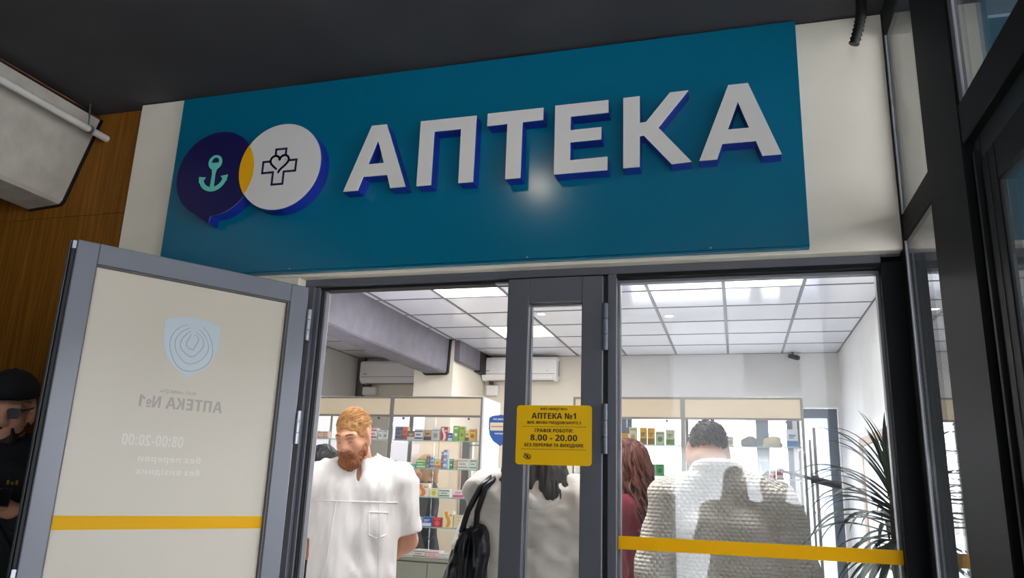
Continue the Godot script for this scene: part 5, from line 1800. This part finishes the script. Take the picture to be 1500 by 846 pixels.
func man_quilted(skin: Material, trousers: Material, shoe: Material) -> void:
	var o := person("short-haired man in a cream quilted jacket standing with his back to the window", Vector3(-0.055, 0, -0.52), PI)
	var b := Basis.from_euler(Vector3(0.55, 0.12, 0.06))
	var J := joints(1.08, {"hd": Vector3(0.055, 1.655, 0.075), "nck": Vector3(0.02, 1.565, -0.005), "shL": Vector3(0.198, 1.475, -0.01), "shR": Vector3(-0.198, 1.465, -0.01), "elL": Vector3(0.272, 1.20, -0.03), "elR": Vector3(-0.272, 1.20, -0.03), "wrL": Vector3(0.25, 0.96, 0.09), "wrR": Vector3(-0.25, 0.97, 0.09), "chs": Vector3(0, 1.37, 0), "pel": Vector3(0, 1.02, 0)})
	var P := {"s": 1.08, "hs": 1.0, "g": 1.06, "ag": 1.08, "k": 95.0, "head": b, "skin": skin, "cell": 0.017, "hcell": 0.005, "neck": 0.06}
	add_body(o, P, J)
	add_trousers(o, P, J, trousers, shoe)
	var q := fabric("quilt_cream", hexc("ece4d6"), 0.8)
	q.uv1_triplanar = true
	q.uv1_scale = Vector3.ONE * 12.0
	q.uv1_triplanar_sharpness = 4.0
	var qt := quilt_texture()
	q.heightmap_enabled = true
	q.heightmap_texture = qt
	q.heightmap_scale = 1.0
	var f := top_field(P, J, 0.018, 1.95, 0.78, 0.012, 0.018, Vector3(7, 6, 7), 17)
	f.carve(J.nck + Vector3(0, 0.085, 0.02), Vector3(0.075, 0.085, 0.08))
	var mb := MB.new()
	f.emit(mb)
	var jk := part("jacket", mb, q, o, "cream quilted jacket")
	# collar
	f = Field.new(J.nck + Vector3(-0.14, -0.06, -0.14), J.nck + Vector3(0.14, 0.12, 0.14), 0.007, 130.0)
	for i in 14:
		var a0 := TAU * i / 14.0
		var a1 := TAU * (i + 1) / 14.0
		f.cap(J.nck + Vector3(cos(a0) * 0.078, 0.024 - 0.018 * sin(a0), sin(a0) * 0.072), J.nck + Vector3(cos(a1) * 0.078, 0.024 - 0.018 * sin(a1), sin(a1) * 0.072), 0.02, 0.02)
	f.done()
	mb = MB.new()
	f.emit(mb)
	part("collar", mb, q, jk)
	mb = MB.new()
	for k in ["L", "R"]:
		var d: Vector3 = (J["wr" + k] - J["el" + k]).normalized()
		mb.tube(PackedVector3Array([J["wr" + k] - d * 0.035, J["wr" + k] - d * 0.01]), PackedFloat32Array([0.058, 0.054]), 18)
	part("cuffs", mb, fabric("cuff_dark", hexc("3a3430")), jk, "dark knitted cuffs")
	var hm := mat("hair_black", hexc("241c18"), 0.7)
	var mh := hair_cap(J, b, 1.0, Vector3(0.003, 0.006, 0.004), 0.005, -0.005, 0.35, 0.004, Vector3(45, 30, 45))
	strands(mh, J, b, 1.0, Vector3(0.078, 0.096, 0.1), 700, 0.022, Vector3(0.1, -0.4, 0.8), 4, 0.002, 0.0)
	part("hair", mh, hm, o, "short dark hair")
	part("hair_fade", hair_cap(J, b, 1.0, Vector3(0.0035, 0.0035, 0.0035), 0.004, -0.075, 0.5, 0.003, Vector3(90, 60, 90)), mat("hair_stubble", hexc("4e3c30"), 0.85), o, "hair clipped short above the neck")

func woman_with_bag(skin: Material, trousers: Material, shoe: Material) -> void:
	var o := person("dark-haired woman in a pale jacket seen from behind through the narrow door", Vector3(-0.80, 0, -0.46), PI + 0.12)
	var b := Basis.from_euler(Vector3(0.12, 0.2, 0))
	var J := joints(1.045, {"hd": Vector3(0, 1.66, 0.02), "nck": Vector3(0, 1.50, -0.015), "shL": Vector3(0.172, 1.452, -0.01), "shR": Vector3(-0.172, 1.452, -0.01), "elL": Vector3(0.235, 1.19, -0.02), "elR": Vector3(-0.235, 1.19, -0.02), "wrL": Vector3(0.17, 1.06, 0.16), "wrR": Vector3(-0.17, 1.06, 0.16)})
	var P := {"s": 1.045, "hs": 0.98, "g": 1.02, "ag": 1.1, "head": b, "skin": skin, "cell": 0.018, "hcell": 0.008, "neck": 0.05}
	add_body(o, P, J)
	add_trousers(o, P, J, trousers, shoe)
	var pale := fabric("jacket_pale", hexc("ddd4c8"), 0.7)
	var f := top_field(P, J, 0.03, 1.95, 0.80, 0.013, 0.03, Vector3(6, 8, 6), 23)
	var mb := MB.new()
	f.emit(mb)
	var jk := part("jacket", mb, pale, o, "pale padded jacket")
	mb = MB.new()
	for y in [1.30, 1.12, 0.96]:
		var pts := PackedVector3Array()
		for i in 21:
			var x := -0.19 + 0.38 * i / 20.0
			pts.append(f.hit(Vector3(x, y + 0.02 * sin(i * 0.5) + 0.08 * x, -0.43), Vector3(0, 0, 1)) + Vector3(0, 0, 0.001))
		mb.tube(pts, PackedFloat32Array([0.003]), 6)
	part("seam", mb, pale, jk)
	# hood lying on the shoulders
	var f2 := Field.new(J.nck + Vector3(-0.2, -0.12, -0.24), J.nck + Vector3(0.2, 0.12, 0.14), 0.01, 90.0)
	for i in 12:
		var a0 := PI * 0.85 + PI * 1.3 * i / 12.0
		var a1 := PI * 0.85 + PI * 1.3 * (i + 1) / 12.0
		f2.cap(J.nck + Vector3(cos(a0) * 0.12, -0.055, sin(a0) * 0.105), J.nck + Vector3(cos(a1) * 0.12, -0.055, sin(a1) * 0.105), 0.03, 0.03)
	f2.done(0.012, Vector3(14, 14, 14), 3)
	mb = MB.new()
	f2.emit(mb)
	part("hood", mb, pale, jk)
	var hm := mat("hair_dark_brown", hexc("241813"), 0.5)
	part("hair", hair_cap(J, b, 0.98, Vector3(0.014, 0.016, 0.018), 0.007, 0, 0, 0.012, Vector3(50, 5, 50), true, [[Vector3(0.03, 0.0, -0.07), Vector3(0.045, -0.16, -0.115), 0.055, 0.04], [Vector3(-0.03, 0.0, -0.07), Vector3(-0.05, -0.2, -0.12), 0.055, 0.04], [Vector3(0.07, 0.0, -0.03), Vector3(0.105, -0.15, -0.075), 0.035, 0.042], [Vector3(-0.07, 0.0, -0.03), Vector3(-0.11, -0.2, -0.08), 0.035, 0.045]]), hm, o, "long straight dark hair")
	# black shoulder bag hanging at her left side
	var t := thing("shoulder_bag", "glossy black leather shoulder bag hanging at the pale-jacketed woman's side", "bag", Vector3(-1.045, 0, -0.37))
	var leather := mat("black_leather", hexc("131215"), 0.3)
	var fb := Field.new(Vector3(-0.2, 0.82, -0.16), Vector3(0.13, 1.40, 0.16), 0.009, 80.0)
	for q in [[0.05, 1.33, 0.02, -0.02, 0.92], [0.05, 1.33, -0.05, -0.03, 0.92], [0.02, 1.32, 0.05, -0.08, 0.95], [0.0, 1.30, 0.0, -0.11, 0.93], [0.0, 1.30, -0.05, -0.11, 0.93], [0.085, 1.32, 0.03, 0.05, 0.92], [0.085, 1.32, -0.03, 0.05, 0.92]]:
		fb.cap(Vector3(q[0], q[1], q[2]), Vector3(q[3], q[4], q[2] * 1.3), 0.026, 0.05)
	fb.done(0.02, Vector3(16, 5, 16), 8)
	mb = MB.new()
	fb.emit(mb)
	part("bag_body", mb, leather, t)
	for k in 2:
		mb = MB.new()
		mb.tube(PackedVector3Array([Vector3(0.0 + 0.05 * k, 1.32, 0.06 - 0.02 * k), Vector3(0.03 + 0.04 * k, 1.40, 0.085), Vector3(0.075 + 0.02 * k, 1.49, 0.075), Vector3(0.10 + 0.02 * k, 1.535, 0.01), Vector3(0.10 + 0.02 * k, 1.50, -0.10), Vector3(0.07, 1.38, -0.13), Vector3(0.04, 1.30, -0.07)]), PackedFloat32Array([0.012]), 8)
		part("strap", mb, leather, t)
	mb = MB.new()
	for i in 12:
		var a0 := TAU * i / 12.0
		var a1 := TAU * (i + 1) / 12.0
		mb.line(Vector3(0.055 + 0.013 * cos(a0), 1.335 + 0.017 * sin(a0), 0.062), Vector3(0.055 + 0.013 * cos(a1), 1.335 + 0.017 * sin(a1), 0.062), 0.0028, 6)
	part("strap_ring", mb, M.steel, t, "silver strap ring")

func woman_curly(skin: Material, trousers: Material, shoe: Material) -> void:
	var o := person("woman with long wavy auburn hair in a dark red jacket", Vector3(-0.515, 0, -1.25), -1.9)
	var b := Basis.from_euler(Vector3(0.15, 0.0, 0))
	var J := joints(0.985, {"wrL": Vector3(0.12, 1.05, 0.2), "wrR": Vector3(-0.12, 1.05, 0.2)})
	var P := {"s": 0.985, "hs": 0.96, "g": 0.92, "ag": 0.95, "head": b, "skin": skin, "cell": 0.02, "hcell": 0.006, "neck": 0.047}
	add_body(o, P, J)
	add_trousers(o, P, J, trousers, shoe)
	var red := fabric("jacket_maroon", hexc("6e1626"), 0.8)
	var f := top_field(P, J, 0.016, 1.95, 0.72, 0.015, 0.014, Vector3(8, 6, 8), 29)
	var mb := MB.new()
	f.emit(mb)
	part("jacket", mb, red, o, "dark red jacket")
	var hm := mat("hair_auburn", hexc("5c2a1a"), 0.5)
	mb = hair_cap(J, b, 0.96, Vector3(0.012, 0.014, 0.014), 0.007, -0.09, 0.5, 0.008, Vector3(40, 12, 40))
	var rng := RandomNumberGenerator.new()
	rng.seed = 5
	for i in 170:
		var az := rng.randf_range(0.3, 1.7) * PI
		var el := rng.randf_range(0.1, 1.1)
		var p: Vector3 = J.hd + b * Vector3(sin(az) * cos(el) * 0.083, 0.03 + sin(el) * 0.098, cos(az) * cos(el) * 0.10 - 0.015)
		var outv: Vector3 = Vector3(p.x - J.hd.x, 0, p.z - J.hd.z).normalized()
		var pts := PackedVector3Array()
		var rr := PackedFloat32Array()
		var ph := rng.randf_range(0, TAU)
		var L := rng.randf_range(0.36, 0.54)
		for j in 25:
			var u := j / 24.0
			var sp := 0.035 * sqrt(u) + 0.03 * u
			pts.append(p + outv * sp + Vector3(0, -L * u, 0) + (outv * sin(u * 24.0 + ph) + outv.cross(Vector3.UP) * cos(u * 24.0 + ph)) * 0.018 * sqrt(u))
			rr.append(0.0085 * (1.0 - 0.6 * u * u))
		mb.tube(pts, rr, 6)
	part("hair", mb, hm, o, "long wavy auburn hair")
	mb = MB.new()
	for g in [-1.0, 1.0]:
		mb.ball(J.hd + b * Vector3(0.03 * g, 0.003, 0.080), Vector3(0.009, 0.006, 0.009), 8)
	part("eyes", mb, mat("eye_dark", hexc("2a1c18"), 0.2), o)

func woman_blonde(skin: Material, trousers: Material, shoe: Material) -> void:
	var o := person("blonde woman in a black coat seen through the colourful showcase", Vector3(-2.64, 0, -3.83), -1.15)
	var b := Basis.from_euler(Vector3(0.1, -0.1, 0))
	var J := joints(0.985, {"wrL": Vector3(0.12, 1.02, 0.16), "wrR": Vector3(-0.12, 1.02, 0.16)})
	var P := {"s": 0.985, "hs": 0.96, "g": 1.0, "head": b, "skin": skin, "cell": 0.022, "hcell": 0.006, "neck": 0.047}
	add_body(o, P, J)
	add_trousers(o, P, J, trousers, shoe)
	var f := top_field(P, J, 0.02, 1.9, 0.72, 0.018, 0.012, Vector3(8, 6, 8), 31)
	var mb := MB.new()
	f.emit(mb)
	part("coat", mb, fabric("coat_black", hexc("1b1a20")), o, "black coat")
	part("hair", hair_cap(J, b, 0.96, Vector3(0.014, 0.014, 0.016), 0.007, 0, 0, 0.008, Vector3(50, 8, 50), true, [[Vector3(0, 0.0, -0.07), Vector3(0, -0.11, -0.075), 0.05, 0.04], [Vector3(0.07, 0.0, -0.01), Vector3(0.07, -0.11, 0.0), 0.028, 0.024], [Vector3(-0.07, 0.0, -0.01), Vector3(-0.07, -0.11, 0.0), 0.028, 0.024]]), mat("hair_blonde", hexc("a87c4c"), 0.5), o, "chin-length blonde hair")
	mb = MB.new()
	for g in [-1.0, 1.0]:
		mb.ball(J.hd + b * Vector3(0.03 * g, 0.003, 0.080), Vector3(0.009, 0.006, 0.009), 8)
	part("eyes", mb, mat("eye_dark", hexc("2a1c18"), 0.2), o)

func woman_dark(skin: Material, trousers: Material, shoe: Material) -> void:
	var o := person("person with black hair mostly hidden behind the bearded man's shoulder", Vector3(-2.5, 0, -1.75), 2.6)
	var b := Basis.from_euler(Vector3(0.2, 0, 0))
	var J := joints(0.965, {})
	var P := {"s": 0.965, "hs": 0.95, "g": 0.95, "head": b, "skin": skin, "cell": 0.024, "hcell": 0.009, "neck": 0.047}
	add_body(o, P, J)
	add_trousers(o, P, J, trousers, shoe)
	var f := top_field(P, J, 0.02, 1.9, 0.75, 0.02, 0.012, Vector3(8, 6, 8), 37)
	var mb := MB.new()
	f.emit(mb)
	part("jacket", mb, fabric("coat_black", hexc("1b1a20")), o)
	mb = MB.new()
	mb.span(Vector3(-0.1, 1.02, -0.17), Vector3(0.1, 1.08, -0.15), 0.005)
	part("hair", hair_cap(J, b, 0.95, Vector3(0.014, 0.014, 0.016), 0.009, 0, 0, 0.008, Vector3(50, 8, 50), true, [[Vector3(0, 0.0, -0.07), Vector3(0, -0.16, -0.08), 0.05, 0.045], [Vector3(0.07, 0.0, -0.01), Vector3(0.07, -0.13, 0.0), 0.028, 0.024], [Vector3(-0.07, 0.0, -0.01), Vector3(-0.07, -0.13, 0.0), 0.028, 0.024]]), mat("hair_jet", hexc("15110f"), 0.5), o, "black hair")

func man_in_cap(skin: Material, trousers: Material, shoe: Material) -> void:
	var o := person("bearded man in a black cap and sunglasses looking at his phone by the wood wall", Vector3(-2.752, 0, 0.27), 0.8)
	var b := Basis.from_euler(Vector3(0.26, -0.15, 0))
	var J := joints(1.065, {"hd": Vector3(0, 1.725, 0.06), "wrL": Vector3(0.10, 1.35, 0.29), "wrR": Vector3(-0.10, 1.35, 0.29), "elL": Vector3(0.25, 1.20, 0.02), "elR": Vector3(-0.25, 1.20, 0.02)})
	var P := {"s": 1.065, "hs": 1.02, "g": 1.1, "ag": 1.1, "head": b, "skin": skin, "cell": 0.018, "hcell": 0.005, "handcell": 0.0045, "neck": 0.058,
		"handL": [Vector3(-0.75, 0.25, 0.6), Vector3(-0.3, 0.8, -0.5), 1.3, 1.0], "handR": [Vector3(0.75, 0.25, 0.6), Vector3(0.3, 0.8, -0.5), 1.3, -1.0]}
	add_body(o, P, J)
	add_trousers(o, P, J, trousers, shoe)
	var black := fabric("jacket_black", hexc("121316"), 0.8)
	var f := top_field(P, J, 0.022, 1.9, 0.76, 0.014, 0.018, Vector3(7, 6, 7), 41)
	f.carve(J.nck + Vector3(0, 0.1, 0.03), Vector3(0.08, 0.09, 0.085))
	var mb := MB.new()
	f.emit(mb)
	var jk := part("jacket", mb, black, o, "black jacket")
	# yellow chest badge lettering and the shoulder strap
	var c := f.hit(Vector3(0.07, 1.44, 0.4), Vector3(0, 0, -1))
	for i in 3:
		mb = MB.new()
		mb.span(c + Vector3(-0.03 + 0.014 * i, 0.0, 0.002), c + Vector3(-0.021 + 0.014 * i, 0.018 - 0.006 * (i % 2), 0.004), 0.001)
		part("badge_mark", mb, mat("badge_ochre", hexc("9a7418"), 0.6), jk, "yellow chest mark")
	mb = MB.new()
	var pts := PackedVector3Array()
	for i in 19:
		var u := i / 18.0
		pts.append(f.hit(Vector3(lerpf(-0.13, 0.11, u), lerpf(1.56, 1.18, u), 0.45), Vector3(0, 0, -1)) + Vector3(0, 0, 0.003))
	mb.tube(pts, PackedFloat32Array([0.012]), 8)
	part("sling_strap", mb, black, jk)
	# cap
	var cap_m := fabric("cap_black", hexc("0e0f12"), 0.85)
	f = Field.new(J.hd - Vector3(0.15, 0.08, 0.16), J.hd + Vector3(0.15, 0.19, 0.26), 0.006, 140.0)
	f.ell(J.hd + b * Vector3(0, 0.055, -0.012), Vector3(0.094, 0.098, 0.112), b)
	f.done()
	f.cut(J.hd + b * Vector3(0, 0.048, 0), b * Vector3(0, -1, 0))
	mb = MB.new()
	f.emit(mb)
	var cp := part("cap", mb, cap_m, o, "black baseball cap")
	mb = MB.new()
	for i in 12:
		for j in 5:
			var q := []
			for w in [[i, j], [i + 1, j], [i + 1, j + 1], [i, j + 1]]:
				var a: float = lerpf(-1.15, 1.15, w[0] / 12.0)
				var rr: float = lerpf(0.09, 0.09 + 0.055 * pow(cos(a * 0.95), 0.6), w[1] / 5.0)
				q.append(J.hd + b * Vector3(sin(a) * rr * 0.9, 0.062 + 0.004 * w[1] / 5.0 - 0.03 * absf(sin(a)) * sin(a) * signf(sin(a)), cos(a) * rr + 0.008))
			var up := b * Vector3(0, 1, 0.1)
			mb.quad(q[0], q[1], q[2], q[3], up)
			var dn := up * -0.004
			mb.quad(q[0] + dn, q[1] + dn, q[2] + dn, q[3] + dn, -up)
	part("brim", mb, cap_m, cp)
	mb = MB.new()
	mb.ball(J.hd + b * Vector3(0, 0.152, -0.012), Vector3(0.008, 0.006, 0.008), 8)
	part("button", mb, cap_m, cp)
	# sunglasses
	mb = MB.new()
	mb.xf = Transform3D(b, J.hd)
	for g in [-1.0, 1.0]:
		mb.prism(poly([0.006 * g, 0.016, 0.058 * g, 0.019, 0.06 * g, 0.0, 0.05 * g, -0.018, 0.02 * g, -0.019, 0.008 * g, -0.006]), 0.098, 0.102)
	var gl := part("sunglasses", mb, mat("lens_black", hexc("0b0b0d"), 0.1), o, "black sunglasses")
	mb = MB.new()
	mb.xf = Transform3D(b, J.hd)
	mb.line(Vector3(-0.008, 0.012, 0.102), Vector3(0.008, 0.012, 0.102), 0.003, 6)
	for g in [-1.0, 1.0]:
		mb.tube(PackedVector3Array([Vector3(0.059 * g, 0.014, 0.1), Vector3(0.078 * g, 0.012, 0.06), Vector3(0.084 * g, 0.008, -0.01)]), PackedFloat32Array([0.003]), 6)
	part("temple", mb, M.black_plastic, gl)
	# short dark beard and hair
	var bm := mat("beard_dark", hexc("2a1d16"), 0.7)
	f = Field.new(J.hd - Vector3(0.13, 0.18, 0.10), J.hd + Vector3(0.13, 0.05, 0.18), 0.005, 150.0)
	var Q := func(x: float, y: float, z: float) -> Vector3: return J.hd + b * Vector3(x, y, z) * 1.02
	for g in [-1.0, 1.0]:
		f.cap(Q.call(0.072 * g, 0.0, 0.0), Q.call(0.06 * g, -0.06, 0.02), 0.006, 0.012)
		f.cap(Q.call(0.06 * g, -0.06, 0.02), Q.call(0.028 * g, -0.105, 0.065), 0.013, 0.018)
		f.cap(Q.call(0.004 * g, -0.050, 0.097), Q.call(0.033 * g, -0.064, 0.082), 0.006, 0.006)
		f.cap(Q.call(0.033 * g, -0.064, 0.082), Q.call(0.03 * g, -0.10, 0.07), 0.007, 0.014)
	f.cap(Q.call(-0.02, -0.105, 0.072), Q.call(0.02, -0.105, 0.072), 0.02, 0.02)
	f.done(0.005, Vector3(70, 40, 70), 12)
	mb = MB.new()
	f.emit(mb)
	part("beard", mb, bm, o)
	# phone held in both hands
	var w: Vector3 = (J.wrL + J.wrR) * 0.5
	var ph := thing("phone", "dark phone held in the capped man's hands", "phone")
	ph.transform = o.transform * Transform3D(Basis.from_euler(Vector3(-0.55, 0, 0)), w + Vector3(0, 0.05, 0.085))
	part("case", bx(Vector3(-0.072, -0.036, -0.005), Vector3(0.072, 0.036, 0.004), 0.004), M.black_plastic, ph)
	part("screen_glass", bx(Vector3(-0.068, -0.033, 0.004), Vector3(0.068, 0.033, 0.0046)), mat("lens_black", hexc("0b0b0d"), 0.1), ph)

func onlookers(skin: Material, trousers: Material, shoe: Material) -> void:
	# the two people in front of the shop window whose outlines the glass mirrors
	var o := person("person in a dark coat raising a phone, mirrored in the shop window", Vector3(-0.02, 0, 3.12), PI)
	var b := Basis.from_euler(Vector3(-0.1, 0, 0))
	var J := joints(0.955, {"wrL": Vector3(0.075, 1.44, 0.36), "wrR": Vector3(-0.075, 1.44, 0.36), "elL": Vector3(0.22, 1.2, 0.12), "elR": Vector3(-0.22, 1.2, 0.12)})
	var P := {"s": 0.955, "hs": 0.97, "g": 1.0, "head": b, "skin": skin, "cell": 0.022, "hcell": 0.009, "neck": 0.05,
		"handL": [Vector3(-0.3, 0.9, 0.1), Vector3(-0.7, 0, -0.6), 0.9, 1.0], "handR": [Vector3(0.3, 0.9, 0.1), Vector3(0.7, 0, -0.6), 0.9, -1.0]}
	add_body(o, P, J)
	add_trousers(o, P, J, trousers, shoe)
	var coat := fabric("coat_slate", hexc("34363c"))
	var f := top_field(P, J, 0.02, 1.9, 0.72, 0.02, 0.012, Vector3(8, 6, 8), 43)
	var mb := MB.new()
	f.emit(mb)
	part("coat", mb, coat, o)
	part("hair", hair_cap(J, b, 0.97, Vector3(0.01, 0.014, 0.012), 0.009, -0.075, 0.7, 0.004), mat("hair_jet", hexc("15110f"), 0.5), o)
	var ph := thing("phone", "phone raised towards the shop by the person in the dark coat", "phone", Vector3(-0.02, 1.5, 2.70))
	part("case", bx(Vector3(-0.075, -0.036, 0.0), Vector3(0.075, 0.036, 0.008), 0.003), M.black_plastic, ph)
	part("screen_glass", bx(Vector3(-0.07, -0.033, 0.008), Vector3(0.07, 0.033, 0.0086)), mat("lens_black", hexc("0b0b0d"), 0.1), ph)
	o = person("person in a hooded dark jacket, mirrored in the shop window", Vector3(0.27, 0, 3.62), PI)
	J = joints(0.94, {})
	P = {"s": 0.94, "hs": 0.97, "g": 1.05, "head": Basis.IDENTITY, "skin": skin, "cell": 0.022, "hcell": 0.009, "neck": 0.05}
	add_body(o, P, J)
	add_trousers(o, P, J, trousers, shoe)
	f = top_field(P, J, 0.03, 1.9, 0.72, 0.02, 0.012, Vector3(8, 6, 8), 47)
	mb = MB.new()
	f.emit(mb)
	part("jacket", mb, coat, o)
	part("hood", hair_cap(J, Basis.IDENTITY, 0.97, Vector3(0.035, 0.03, 0.035), 0.01, 0, 0, 0.004, Vector3(20, 20, 20), true, [[Vector3(0, -0.02, -0.05), Vector3(0, -0.18, -0.05), 0.08, 0.1]]), coat, o)
